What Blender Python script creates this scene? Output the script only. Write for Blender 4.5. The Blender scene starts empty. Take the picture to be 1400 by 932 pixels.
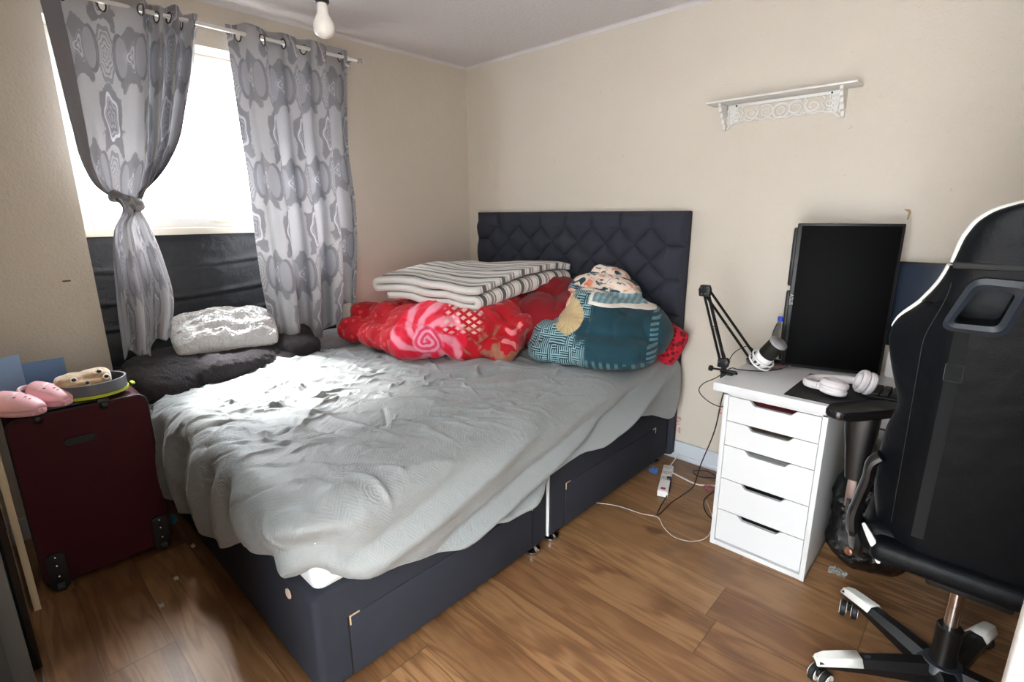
import bpy, bmesh, math, random
import numpy as np
from mathutils import Vector, Matrix
random.seed(7); np.random.seed(7)
PI=math.pi
S=bpy.context.scene; C=S.collection
# ---------------------------------------------------------------- colour + node helpers
def lin(c):
    if isinstance(c,str):
        c=[int(c[i:i+2],16)/255 for i in (1,3,5)]
    return tuple((v/12.92 if v<=.04045 else ((v+.055)/1.055)**2.4) for v in c)+(1.,)
class K:
    """tiny math-expression wrapper over node sockets"""
    def __init__(s,g,sock): s.g=g; s.s=sock
    def _m(s,op,*o,clamp=False):
        n=s.g.nodes.new('ShaderNodeMath'); n.operation=op; n.use_clamp=clamp
        for i,v in enumerate((s,)+o):
            if isinstance(v,K): s.g.links.new(v.s,n.inputs[i])
            else: n.inputs[i].default_value=v
        return K(s.g,n.outputs[0])
    def __add__(s,o): return s._m('ADD',o)
    __radd__=__add__
    def __sub__(s,o): return s._m('SUBTRACT',o)
    def __rsub__(s,o): return (s*-1)+o
    def __mul__(s,o): return s._m('MULTIPLY',o)
    __rmul__=__mul__
    def __truediv__(s,o): return s._m('DIVIDE',o)
    def floor(s): return s._m('FLOOR')
    def frac(s): return s._m('FRACT')
    def abs(s): return s._m('ABSOLUTE')
    def sin(s): return s._m('SINE')
    def cos(s): return s._m('COSINE')
    def sqrt(s): return s._m('SQRT')
    def pw(s,o): return s._m('POWER',o)
    def lt(s,o): return s._m('LESS_THAN',o)
    def gt(s,o): return s._m('GREATER_THAN',o)
    def mx(s,o): return s._m('MAXIMUM',o)
    def mn(s,o): return s._m('MINIMUM',o)
    def atan2(s,o): return s._m('ARCTAN2',o)
    def cl(s): return s._m('ADD',0.,clamp=True)
    def step(s,a,b):
        n=s.g.nodes.new('ShaderNodeMapRange'); n.interpolation_type='SMOOTHSTEP'
        s.g.links.new(s.s,n.inputs[0]); n.inputs[1].default_value=a; n.inputs[2].default_value=b
        return K(s.g,n.outputs[0])
class Mt:
    def __init__(s,name,col='#888888',rough=.6,metal=0.,spec=.5,**kw):
        m=s.m=bpy.data.materials.new(name); m.use_nodes=True; s.t=m.node_tree; s.n=s.t.nodes
        s.b=s.n['Principled BSDF']; s.out=s.n['Material Output']
        s.b.inputs['Base Color'].default_value=lin(col); s.b.inputs['Roughness'].default_value=rough
        s.b.inputs['Metallic'].default_value=metal; s.b.inputs['Specular IOR Level'].default_value=spec
        for k,v in kw.items(): s.b.inputs[k.replace('_',' ')].default_value=v
    def coord(s,kind='Object',scale=None,rot=None,loc=None):
        c=s.n.new('ShaderNodeTexCoord'); o=c.outputs[kind]
        if scale or rot or loc:
            m=s.n.new('ShaderNodeMapping'); s.t.links.new(o,m.inputs[0])
            if scale: m.inputs['Scale'].default_value=scale
            if rot: m.inputs['Rotation'].default_value=rot
            if loc: m.inputs['Location'].default_value=loc
            o=m.outputs[0]
        return o
    def geo(s): return s.n.new('ShaderNodeNewGeometry').outputs['Position']
    def xyz(s,o):
        n=s.n.new('ShaderNodeSeparateXYZ'); s.t.links.new(o,n.inputs[0]); return [K(s.t,x) for x in n.outputs]
    def comb(s,*v):
        n=s.n.new('ShaderNodeCombineXYZ')
        for i,x in enumerate(v):
            if isinstance(x,K): s.t.links.new(x.s,n.inputs[i])
            else: n.inputs[i].default_value=x
        return n.outputs[0]
    def noise(s,o,scale,detail=3,rough=.5,dist=0.,col=False):
        n=s.n.new('ShaderNodeTexNoise'); s.t.links.new(o,n.inputs['Vector'])
        n.inputs['Scale'].default_value=scale; n.inputs['Detail'].default_value=detail
        n.inputs['Roughness'].default_value=rough; n.inputs['Distortion'].default_value=dist
        return n.outputs['Color'] if col else K(s.t,n.outputs[0])
    def voro(s,o,scale,feat='F1',rnd=1.,out='Distance'):
        n=s.n.new('ShaderNodeTexVoronoi'); n.feature=feat; s.t.links.new(o,n.inputs['Vector'])
        n.inputs['Scale'].default_value=scale; n.inputs['Randomness'].default_value=rnd
        return K(s.t,n.outputs[out])
    def white(s,o):
        n=s.n.new('ShaderNodeTexWhiteNoise'); s.t.links.new(o,n.inputs['Vector']); return K(s.t,n.outputs['Value'])
    def mix(s,f,a,b):
        n=s.n.new('ShaderNodeMix'); n.data_type='RGBA'
        if isinstance(f,K): s.t.links.new(f.s,n.inputs[0])
        else: n.inputs[0].default_value=f
        for v,i in((a,6),(b,7)):
            if isinstance(v,(str,)): n.inputs[i].default_value=lin(v)
            elif isinstance(v,tuple): n.inputs[i].default_value=v
            else: s.t.links.new(v,n.inputs[i])
        return n.outputs[2]
    def ramp(s,f,stops):
        n=s.n.new('ShaderNodeValToRGB'); s.t.links.new(f.s,n.inputs[0]); e=n.color_ramp.elements
        while len(e)<len(stops): e.new(.5)
        for x,(p,c) in zip(e,stops): x.position=p; x.color=lin(c)
        return n.outputs[0]
    def color(s,o): s.t.links.new(o,s.b.inputs['Base Color']); return s
    def rough(s,k): s.t.links.new(k.s,s.b.inputs['Roughness']); return s
    def bump(s,k,dist=.002,strength=1.):
        n=s.n.new('ShaderNodeBump'); s.t.links.new(k.s,n.inputs['Height'])
        n.inputs['Distance'].default_value=dist; n.inputs['Strength'].default_value=strength
        prev=s.b.inputs['Normal'].links
        if prev: s.t.links.new(prev[0].from_socket,n.inputs['Normal'])
        s.t.links.new(n.outputs[0],s.b.inputs['Normal']); return s
    def translucent(s,f,col):
        a=s.n.new('ShaderNodeBsdfTranslucent')
        if isinstance(col,str): a.inputs[0].default_value=lin(col)
        else: s.t.links.new(col,a.inputs[0])
        x=s.n.new('ShaderNodeMixShader'); x.inputs[0].default_value=f
        s.t.links.new(s.b.outputs[0],x.inputs[1]); s.t.links.new(a.outputs[0],x.inputs[2]); s.t.links.new(x.outputs[0],s.out.inputs[0]); return s
def plain(name,col,rough=.5,metal=0.,bs=None,bd=.0006,var=.0,**kw):
    m=Mt(name,col,rough,metal,**kw); o=m.coord()
    if bs: m.bump(m.noise(o,bs,4),bd)
    if var:
        c=lin(col); f=m.noise(o,9,4)
        m.color(m.mix(f,tuple(v*(1-var) for v in c[:3])+(1,),tuple(min(1,v*(1+var)) for v in c[:3])+(1,)))
    return m.m
def fabric(name,col,weave=700,bd=.0006,var=.15,rough=.9,sheen=.2):
    m=Mt(name,col,rough,spec=.2); o=m.coord(); c=lin(col)
    f=m.noise(o,weave,2)*.6+m.noise(o,14,3)*.4
    m.color(m.mix(f,tuple(v*(1-var) for v in c[:3])+(1,),tuple(min(1,v*(1+var)) for v in c[:3])+(1,)))
    m.b.inputs['Sheen Weight'].default_value=sheen
    m.bump(m.noise(o,weave*.6,2),bd); return m.m
# ---------------------------------------------------------------- mesh helpers
def xf(p,M):
    return tuple(M@Vector(p)) if M is not None else tuple(p)
class MB:
    def __init__(s): s.v=[]; s.f=[]; s.uv=None; s.smooth=True
    def add(s,vs,fs,M=None):
        k=len(s.v); s.v+= [xf(p,M) for p in vs]; s.f+=[tuple(i+k for i in f) for f in fs]; return s
    def box(s,a,b,bev=0.,M=None,seg=2):
        bm=bmesh.new(); bmesh.ops.create_cube(bm,size=1)
        for v in bm.verts:
            for i in range(3): v.co[i]=(a[i]+b[i])/2+v.co[i]*(b[i]-a[i])
        if bev: bmesh.ops.bevel(bm,geom=bm.edges[:],offset=bev,segments=seg,profile=.5,affect='EDGES')
        s.bm(bm,M); return s
    def bm(s,bm,M=None):
        bm.verts.index_update(); s.add([v.co[:] for v in bm.verts],[[v.index for v in f.verts] for f in bm.faces],M); bm.free()
    def tube(s,pts,r,n=10,cap=True,M=None,flat=None,closed=False):
        P=[Vector(p) for p in pts]; m=len(P); R=r if hasattr(r,'__len__') else [r]*m
        up=None; vs=[]
        for i in range(m):
            if closed: t=(P[(i+1)%m]-P[i-1]).normalized()
            else: t=(P[min(i+1,m-1)]-P[max(i-1,0)]).normalized()
            if up is None:
                up=Vector((0,0,1)) if abs(t.z)<.9 else Vector((1,0,0))
            u=(up-t*up.dot(t)); 
            if u.length<1e-5: u=t.orthogonal()
            u.normalize(); w=t.cross(u); up=u
            for k in range(n):
                a=2*PI*k/n; fl=flat or 1.
                vs.append(P[i]+(u*math.cos(a)*fl+w*math.sin(a))*R[i])
        fs=[]
        for i in range(m if closed else m-1):
            j=(i+1)%m
            for k in range(n): fs.append((i*n+k,i*n+(k+1)%n,j*n+(k+1)%n,j*n+k))
        if cap and not closed: fs.append(tuple(range(n))[::-1]); fs.append(tuple(range((m-1)*n,m*n)))
        return s.add([tuple(v) for v in vs],fs,M)
    def lathe(s,prof,n=28,M=None,cap=True):
        vs=[];fs=[]
        for r,z in prof:
            for k in range(n): a=2*PI*k/n; vs.append((r*math.cos(a),r*math.sin(a),z))
        for i in range(len(prof)-1):
            for k in range(n): fs.append((i*n+k,i*n+(k+1)%n,(i+1)*n+(k+1)%n,(i+1)*n+k))
        if cap: fs.append(tuple(range(n))[::-1]); fs.append(tuple(range((len(prof)-1)*n,len(prof)*n)))
        return s.add(vs,fs,M)
    def prism(s,poly,d0,d1,M=None,bev=0.):
        """poly in XY, extruded along Z d0..d1"""
        bm=bmesh.new(); a=[bm.verts.new((x,y,d0)) for x,y in poly]; b=[bm.verts.new((x,y,d1)) for x,y in poly]; n=len(poly)
        bm.faces.new(a[::-1]); bm.faces.new(b)
        for i in range(n): bm.faces.new((a[i],a[(i+1)%n],b[(i+1)%n],b[i]))
        if bev: bmesh.ops.bevel(bm,geom=bm.edges[:],offset=bev,segments=2,profile=.5,affect='EDGES')
        s.bm(bm,M); return s
    def grid(s,V,nu,nv,closeu=False,M=None):
        fs=[]
        for j in range(nv-1):
            for i in range(nu if closeu else nu-1):
                a=j*nu+i;b=j*nu+(i+1)%nu; fs.append((a,b,b+nu,a+nu))
        return s.add([tuple(v) for v in V],fs,M)
    def build(s,name,mat,parent=None,smooth=35,origin=None,uvs=None,fixn=True):
        me=bpy.data.meshes.new(name)
        if parent is not None:
            o0=world(parent)
        else:
            A=np.array(s.v); lo=A.min(0);hi=A.max(0); o0=Vector(((lo[0]+hi[0])/2,(lo[1]+hi[1])/2,lo[2]))
            if origin is not None: o0=Vector(origin)
        me.from_pydata([tuple(Vector(v)-o0) for v in s.v],[],s.f)
        if fixn:
            b=bmesh.new(); b.from_mesh(me); bmesh.ops.recalc_face_normals(b,faces=b.faces); b.to_mesh(me); b.free()
        if uvs is not None:
            l=me.uv_layers.new(name='UVMap'); vi=np.zeros(len(me.loops),dtype=np.int32); me.loops.foreach_get('vertex_index',vi)
            l.data.foreach_set('uv',np.asarray(uvs,dtype=np.float32)[vi].ravel())
        ms=mat if isinstance(mat,(list,tuple)) else [mat]
        for m in ms: me.materials.append(m)
        o=bpy.data.objects.new(name,me); C.objects.link(o)
        if parent is not None: o.parent=parent
        else: o.location=o0
        if smooth:
            me.shade_smooth()
            try:
                me.set_sharp_from_angle(angle=math.radians(smooth))
            except Exception: pass
        return o
def world(o):
    v=Vector((0,0,0))
    while o is not None: v+=Vector(o.location); o=o.parent
    return v
def tag(o,label=None,cat=None,group=None,kind=None):
    if label: o['label']=label
    if cat: o['category']=cat
    if group: o['group']=group
    if kind: o['kind']=kind
    return o
def thing(name,loc,label,cat,group=None):
    o=bpy.data.objects.new(name,None); C.objects.link(o); o.location=loc; o.empty_display_size=.05
    return tag(o,label,cat,group)
def struct(o): o['kind']='structure'; return o
def box(a,b,bev=0.,**k): return MB().box(a,b,bev,**k)
def T(x,y,z): return Matrix.Translation((x,y,z))
def RZ(a): return Matrix.Rotation(a,4,'Z')
def RX(a): return Matrix.Rotation(a,4,'X')
def RY(a): return Matrix.Rotation(a,4,'Y')
def align(p,d):
    """matrix that puts +Z along d at p"""
    return T(*p)@Vector(d).to_track_quat('Z','Y').to_matrix().to_4x4()
def spline(pts,n=12):
    P=[Vector(p) for p in pts]; out=[]
    for i in range(len(P)-1):
        a=P[max(i-1,0)];b=P[i];c=P[i+1];d=P[min(i+2,len(P)-1)]
        for k in range(n):
            t=k/n; out.append(.5*((2*b)+(c-a)*t+(2*a-5*b+4*c-d)*t*t+(3*b-a-3*c+d)*t**3))
    out.append(P[-1]); return out
# vectorised gradient noise
_pt=np.random.RandomState(3).permutation(512).astype(np.int64); _pt=np.concatenate([_pt,_pt,_pt])
_gr=np.random.RandomState(5).randn(512,3); _gr/=np.linalg.norm(_gr,axis=1)[:,None]
def pn(P,f=1.,seed=0.):
    P=np.asarray(P,float)*f+seed*17.31; i=np.floor(P).astype(np.int64); r=P-i; i&=255
    w=r*r*r*(r*(r*6-15)+10); out=0
    for dx in(0,1):
        for dy in(0,1):
            for dz in(0,1):
                h=_pt[_pt[_pt[i[:,0]+dx]+i[:,1]+dy]+i[:,2]+dz]
                g=_gr[h]; d=g[:,0]*(r[:,0]-dx)+g[:,1]*(r[:,1]-dy)+g[:,2]*(r[:,2]-dz)
                out=out+d*(w[:,0] if dx else 1-w[:,0])*(w[:,1] if dy else 1-w[:,1])*(w[:,2] if dz else 1-w[:,2])
    return out*1.6
def ridge(P,f,seed=0.): return 1-2*np.abs(pn(P,f,seed))
def ss(x,a,b):
    t=np.clip((x-a)/(b-a),0,1); return t*t*(3-2*t)
def normals(V,F,tri=False):
    N=np.zeros_like(V); F=np.asarray(F)
    n=np.cross(V[F[:,1]]-V[F[:,0]],V[F[:,2]]-V[F[:,0]])
    for k in range(F.shape[1]): np.add.at(N,F[:,k],n)
    return N/np.maximum(np.linalg.norm(N,axis=1),1e-12)[:,None]
def blob(name,parts,vox,mat,parent=None,disp=(),smooth_it=6,cut=None,fn=None):
    """cloth heap: union of ellipsoids (x,y,z,rx,ry,rz,rotz,tilt) remeshed into one skin, then creased"""
    mb=MB()
    for p in parts:
        x,y,z,a,b,c=p[:6]; rz=p[6] if len(p)>6 else 0; ry=p[7] if len(p)>7 else 0; rx=p[8] if len(p)>8 else 0
        bm=bmesh.new(); bmesh.ops.create_icosphere(bm,subdivisions=4,radius=1)
        for v in bm.verts:   # squarish superellipsoid
            q=v.co; s=(abs(q.x)**2.6+abs(q.y)**2.6+abs(q.z)**2.6)**(-1/2.6); v.co=q*s
        mb.bm(bm,T(x,y,z)@RZ(rz)@RY(ry)@RX(rx)@Matrix.Diagonal((a,b,c,1)))
    o=mb.build(name+'_src',mat,fixn=False,smooth=0,origin=(0,0,0))
    md=o.modifiers.new('r','REMESH'); md.mode='VOXEL'; md.voxel_size=vox
    sm=o.modifiers.new('s','SMOOTH'); sm.factor=.5; sm.iterations=smooth_it
    dg=bpy.context.evaluated_depsgraph_get(); dg.update(); me=bpy.data.meshes.new_from_object(o.evaluated_get(dg))
    V=np.zeros(len(me.vertices)*3); me.vertices.foreach_get('co',V); V=V.reshape(-1,3)
    F=[tuple(p.vertices) for p in me.polygons]; bpy.data.objects.remove(o); bpy.data.meshes.remove(me)
    F4=np.array([f if len(f)==4 else (f[0],f[1],f[2],f[2]) for f in F]); N=normals(V,F4)
    for amp,f,kind,st,seed in disp:
        Q=V*np.array(st)+.02*np.stack([pn(V,9,seed+1),pn(V,9,seed+2),pn(V,9,seed+3)],1)
        h=ridge(Q,f,seed) if kind=='r' else (np.minimum(np.abs(pn(Q,f,seed))*2.6,1.)**.7-.55 if kind=='b' else pn(Q,f,seed))
        V=V+N*(h*amp)[:,None]
    if fn is not None: V=fn(V,N)
    m=MB(); m.add(V.tolist(),F); return m.build(name,mat,parent,smooth=0 or 80,fixn=False)

# ---------------------------------------------------------------- materials
wallm=Mt('cream_wall_paint','#d5ccc0',.85,spec=.2); o=wallm.coord('Object')
wallm.color(wallm.mix(wallm.noise(o,1.3,5,.6),'#cdc4b6','#d8cfc2'))
wallm.bump(wallm.noise(o,90,4,.6),.0022).bump(wallm.noise(o,9,3),.002); WALL=wallm.m
# back wall: same paint with the pink sticker residue and scuffs low on it
wb=Mt('cream_wall_paint_marked','#d9cdbb',.85,spec=.2); o=wb.geo(); x,y,z=wb.xyz(o)
base=wb.mix(wb.noise(o,1.3,5,.6),'#cdc4b6','#d8cfc2')
m1=((x-1.735).abs().lt(.045))*((z-.2).abs().lt(.05))*wb.noise(o,60,3,.7).gt(.52)
m2=((x-2.0).abs().lt(.02))*((z-.36).abs().lt(.03))*wb.noise(o,70,3,.7).gt(.53)
m3=wb.noise(o,30,2).gt(.74)
base=wb.mix((m1+m2).cl()*.7,base,'#b2504c'); base=wb.mix(m3*.25,base,'#a8937c')
wb.color(base); wb.bump(wb.noise(o,90,4,.6),.0022).bump(wb.noise(o,9,3),.002); WALLB=wb.m
cm=Mt('ceiling_paint','#cfc8c6',.9,spec=.15); o=cm.coord(); cm.bump(cm.noise(o,45,4,.7),.004); cm.b.inputs['Base Color'].default_value=lin('#d9d5d6'); CEIL=cm.m
WHITE=plain('white_gloss_paint','#e4e2de',.35,bs=40,bd=.0004)
PVC=plain('white_pvc','#f0f0ee',.3)
SILL=plain('sill_paint','#e6dfcf',.5)
SKIRT=plain('skirting_paint','#c9cfd6',.4,bs=30,bd=.0006,var=.05)
fl=Mt('oak_laminate','#8a6240',.38,spec=.45); o=fl.geo(); x,y,z=fl.xyz(o)
ry=((y+2.61)/.19); row=ry.floor(); off=fl.white(fl.comb(row,3.3,0))*1.28+.2
off=off*(1-row.abs().lt(.5))+row.abs().lt(.5)*.135
xx=(x+off)/1.28; col_=xx.floor(); pid=fl.white(fl.comb(row,col_,7.7)); pid2=fl.white(fl.comb(col_,row,2.1))
gv=fl.comb(x*.55+pid*31,y*5.+pid2*17,pid*9)
wp=fl.noise(gv,2.2,3,.5)
ringv=fl.comb(x*.5+pid*31,(y*4.2+pid2*17)+wp*.9,pid*9)
g1=fl.noise(ringv,3.2,2,.5); rings=((g1*34).sin()*.5+.5)
fine=fl.noise(fl.comb(x*3.+pid*5,y*70.,0.),1.6,3,.6)
fac=rings*.30+fine*.34+wp*.36
c1=fl.ramp(fac,[(.22,'#5f4128'),(.42,'#7f5b3c'),(.60,'#96704d'),(.82,'#ac8862')])
c2=fl.mix((pid*.7),c1,'#6d4a2f'); c2=fl.mix((pid2.gt(.6))*.25,c2,'#a98258')
bl_=fl.noise(fl.comb(x*1.6,y*3.2,0.),1.5,3,.6).step(.48,.66); c2=fl.mix(bl_*.4,c2,'#523521')
kn=fl.noise(fl.comb(x*2.1,y*4.3,3.3),1.7,2,.5).step(.68,.80); c2=fl.mix(kn*.65,c2,'#4a2c16')
fy=(ry.frac()-.5).abs(); fx=(xx.frac()-.5).abs()
gap=(fy.gt(.4925)+fx.gt(.4985)).cl(); c2=fl.mix(gap*.5,c2,'#2e1b0e')
fl.color(c2); fl.rough(fine*.15+.33); fl.bump(fine*.4-gap*1.,.0008); FLOOR=fl.m
NAVY=fabric('charcoal_blue_weave','#2a2c34',900,.0006,.22,sheen=0)
NAVYD=fabric('charcoal_headboard_weave','#34363f',900,.0005,.2,sheen=0)
CHROME=plain('chrome','#d8d8da',.12,1.)
BLACKP=plain('black_plastic','#0c0c0d',.35)
BLACKM=plain('black_matt_metal','#121213',.45,.2)
BRUSHW=plain('white_plastic','#e3e1e0',.4)
PITCH=plain('matt_black','#040404',.7)
RUBBER=plain('black_rubber','#0b0b0b',.6)
CORDB=plain('black_cable','#101010',.5)
CORDW=plain('white_cable','#dcd8d0',.5)
# bright overcast pane
gl=Mt('window_glass'); n=gl.n; tr=n.new('ShaderNodeBsdfTransparent'); gs=n.new('ShaderNodeBsdfGlossy'); gs.inputs['Roughness'].default_value=.02
fr=n.new('ShaderNodeFresnel'); mx=n.new('ShaderNodeMixShader'); mx.inputs[0].default_value=.06; gl.t.links.new(tr.outputs[0],mx.inputs[1]); gl.t.links.new(gs.outputs[0],mx.inputs[2]); gl.t.links.new(mx.outputs[0],gl.out.inputs[0]); GLASS=gl.m

# ---------------------------------------------------------------- room
RX1,RY1,H=3.85,-3.35,2.4
Y0,Y1,ZB,ZT,DX=-2.288,-1.03,.58,2.19,-.22   # recess of the window
struct(box((-.45,RY1-.15,-.1),(RX1+.15,.15,0)).build('floor',FLOOR,smooth=0))
struct(box((-.45,RY1-.15,H),(RX1+.15,.15,H+.1)).build('ceiling',CEIL,smooth=0))
struct(box((-.15,0,0),(RX1+.15,.15,H)).build('wall_back',WALLB,smooth=0))
struct(box((RX1,RY1,0),(RX1+.15,0,H)).build('wall_right',WALL,smooth=0))
w=MB()
w.box((-.15,Y1,0),(0,0,H)); w.box((-.15,RY1,0),(0,Y0,H)); w.box((-.15,Y0,ZT),(0,Y1,H)); w.box((-.15,Y0,0),(0,Y1,ZB))
w.box((DX-.12,Y0-.1,ZB-.1),(-.15,Y0,ZT+.1)); w.box((DX-.12,Y1,ZB-.1),(-.15,Y1+.1,ZT+.1)); w.box((DX-.12,Y0,ZT),(-.15,Y1,ZT+.1)); w.box((DX-.12,Y0,ZB-.1),(-.15,Y1,ZB))
w.box((DX-.12,Y0,ZB),(DX,Y1,1.33))
struct(w.build('wall_left',WALL,smooth=0))
w=MB(); w.box((-.15,RY1-.15,0),(2.45,RY1,H)); w.box((3.35,RY1-.15,0),(RX1+.15,RY1,H)); w.box((2.45,RY1-.15,2.05),(3.35,RY1,H))
struct(w.build('wall_front',WALL,smooth=0))
# cove where walls meet the ceiling
def cove(a,b,name):
    a=Vector(a);b=Vector(b); t=(b-a).normalized(); inn=Vector((0,0,1)).cross(t)
    if inn.dot(Vector((1.9,-1.6,0))-a)<0: inn=-inn
    prof=[(0,-.016),(.003,-.013),(.006,-.008),(.010,-.004),(.015,-.002),(.018,0)]
    V=[];
    for q in(a,b):
        for d,zz in prof: V.append(q+inn*d+Vector((0,0,zz)))
    m=MB(); n=len(prof); m.add([tuple(v) for v in V],[(i,i+1,i+1+n,i+n) for i in range(n-1)]); 
    m.add([tuple(a),tuple(b),tuple(V[0]),tuple(V[n])],[(0,1,3,2)]); struct(m.build(name,CEIL,fixn=False))
cove((0,0,H),(RX1,0,H),'trim_1'); cove((0,RY1,H),(0,0,H),'trim_2')
def skirt(a,b,name,side):
    m=MB(); (x0,y0),(x1,y1)=a,b
    if side=='b': m.box((x0,-.02,0),(x1,0,.105),.004); m.box((x0,-.027,0),(x1,-.018,.03),.003)
    if side=='l': m.box((0,y0,0),(.02,y1,.105),.004)
    if side=='r': m.box((RX1-.02,y0,0),(RX1,y1,.105),.004)
    struct(m.build(name,SKIRT))
skirt((0,0),(RX1,0),'baseboard_back','b'); skirt((0,RY1),(0,-.03),'baseboard_left','l'); skirt((0,RY1),(0,-.03),'baseboard_right','r')
# window: white pvc frame with transom in the recess
w=MB(); xa,xb=DX+.0,DX+.06; z0,z1=1.335,ZT
w.box((xa,Y0+.001,z0+.001),(xb,Y0+.055,z1-.001),.004); w.box((xa,Y1-.055,z0+.001),(xb,Y1-.001,z1-.001),.004)
w.box((xa,Y0+.0555,z0),(xb,Y1-.0555,z0+.05),.004); w.box((xa,Y0+.0555,z1-.05),(xb,Y1-.0555,z1),.004)
w.box((xa,Y0+.05,z1-.16),(xb-.01,Y1-.05,z1-.125),.003)
wf=w.build('window_1',PVC); struct(wf)
g=box((xa+.02,Y0+.05,z0+.04),(xa+.026,Y1-.05,z1-.04)).build('window_pane',GLASS,wf,smooth=0)
hm=MB().box((xb,-1.72,z0+.02),(xb+.012,-1.60,z0+.04),.003); hm.build('window_handle',SILL,wf)
struct(box((DX+.001,Y0+.001,1.30),(DX+.085,Y1-.001,1.335),.004).build('trim_3',SILL))
# ledge boards of the recess (boxed, painted)
# ---------------------------------------------------------------- black plastic sheet on the wall under the window
bs=Mt('black_plastic_sheet','#26282c',.36,spec=.4); o=bs.coord(); bs.bump(bs.noise(o,14,5,.6,.6),.006); 
nu,nv=90,70; V=[]; 
gu,gv=np.meshgrid(np.linspace(0,1,nu),np.linspace(0,1,nv)); gu=gu.ravel(); gv=gv.ravel()
yy=Y0+.01+gu*(Y1-Y0-.02); zz=.64+gv*.675
P=np.stack([yy,zz,0*yy],1)
dx=.004*ridge(P*np.array([1,2.2,1]),5,1)+.006*pn(P,3,2)
for zf in(.86,.99,1.15):
    d=(zz-(zf+.015*np.sin(yy*4)+.02*(yy+1.7))); dx+=.007*np.exp(-(d/.012)**2)-.004*np.exp(-((d+.018)/.012)**2)
V=np.stack([DX+.014+dx,yy,zz],1)
m=MB().grid(V.tolist(),nu,nv); sh=m.build('black_sheet',bs.m,smooth=80,fixn=False)
md=sh.modifiers.new('t','SOLIDIFY'); md.thickness=.002
tag(sh,'creased black plastic sheet fixed under the window, behind the white cushion','plastic sheet')

# ---------------------------------------------------------------- curtains
def damask(name):
    m=Mt(name,'#b4b5ba',.45,spec=.4); uv=m.coord('UV'); x,y,z=m.xyz(uv)
    W,HH=.30,.44
    nz=m.noise(uv,24,2,.5); wv=nz*.16-.08
    def cell(ox,oy): return ((x/W+ox).frac()-.5)*W, ((y/HH+oy).frac()-.5)*HH
    base=m.mix(m.noise(uv,160,2),'#bcbcc0','#cacace'); dk=m.mix(m.noise(uv,200,2),'#95969c','#a0a1a7')
    # ogee ground: large scrolling dark fields between pale ones
    bo=(((x/W)*6.2832).cos()*((y/HH)*6.2832).cos()*1.1+(nz-.5)*.8+((x/W)*18.85).cos()*((y/HH)*18.85).sin()*.25-.12).step(-.05,.05)
    col=m.mix(bo,base,dk)
    a,b=cell(.0,.0); d=((a/.055).pw(2)+(b/.105).pw(2)).sqrt(); th=b.atan2(a*1.6)
    # crescents hugging the dark field
    e=((a.abs()-.072)/.040).pw(2)+(b/.085).pw(2); col=m.mix(e.lt(1.)*.9,col,'#8b8c94'); e2=((a.abs()-.060)/.034).pw(2)+(b/.072).pw(2); col=m.mix(e2.lt(1.)*.9,col,'#b3b4bb')
    # small bloom in the dark field
    dd=((a/.030).pw(2)+(b/.040).pw(2)).sqrt()*(1+(th*3).cos()*.35); fl0=(dd.lt(1.)*((dd*13).sin().gt(-.2))); col=m.mix(fl0*.85,col,'#cfcfd6')
    # medallion
    a,b=cell(.5,.0); th=b.atan2(a*1.7); d2=((a/.052).pw(2)+(b/.098).pw(2)).sqrt()*(1+(th*8).cos()*.06)+wv*.2
    ringd=d2.lt(1.05)*d2.gt(.86); col=m.mix(ringd*.85,col,'#9b9ca4')
    inn=((d2*27+(th*6).cos()*1.6+nz*2).sin().gt(.25))*d2.lt(.80); col=m.mix(inn*.7,col,'#93949c')
    a,b=cell(.5,.5); th=b.atan2(a*1.6); d3=((a/.046).pw(2)+(b/.080).pw(2)).sqrt()*(1+(th*5).cos()*.12); col=m.mix(d3.lt(1.)*d3.gt(.82),col,'#d8d8de'); col=m.mix((((d3*20+(th*5).sin()*1.5)).sin().gt(.3))*d3.lt(.78)*.7,col,'#c9c9d0')
    m.color(col); s=m.noise(m.coord('UV',scale=(900,60,1)),1,2); m.bump(s,.0004)
    m.translucent(.37,m.mix(.35,col,'#98948f')); return m.m
DAM=damask('silver_damask_satin')
HEM=Mt('curtain_lining','#9a9ba2',.6); HEM.translucent(.34,'#9a9ba2'); HEM=HEM.m
def interp(t,pts):
    xs=[p[0] for p in pts]; ys=[p[1] for p in pts]
    i=np.searchsorted(xs,t,side='right')-1; i=np.clip(i,0,len(xs)-2); xs=np.array(xs,float); ys=np.array(ys,float)
    d=np.gradient(ys,xs) if len(xs)>2 else np.repeat((ys[1]-ys[0])/(xs[1]-xs[0]),2)
    h=xs[i+1]-xs[i]; s=np.clip((t-xs[i])/h,0,1)
    return (2*s**3-3*s**2+1)*ys[i]+(s**3-2*s**2+s)*h*d[i]+(-2*s**3+3*s**2)*ys[i+1]+(s**3-s**2)*h*d[i+1]
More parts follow.
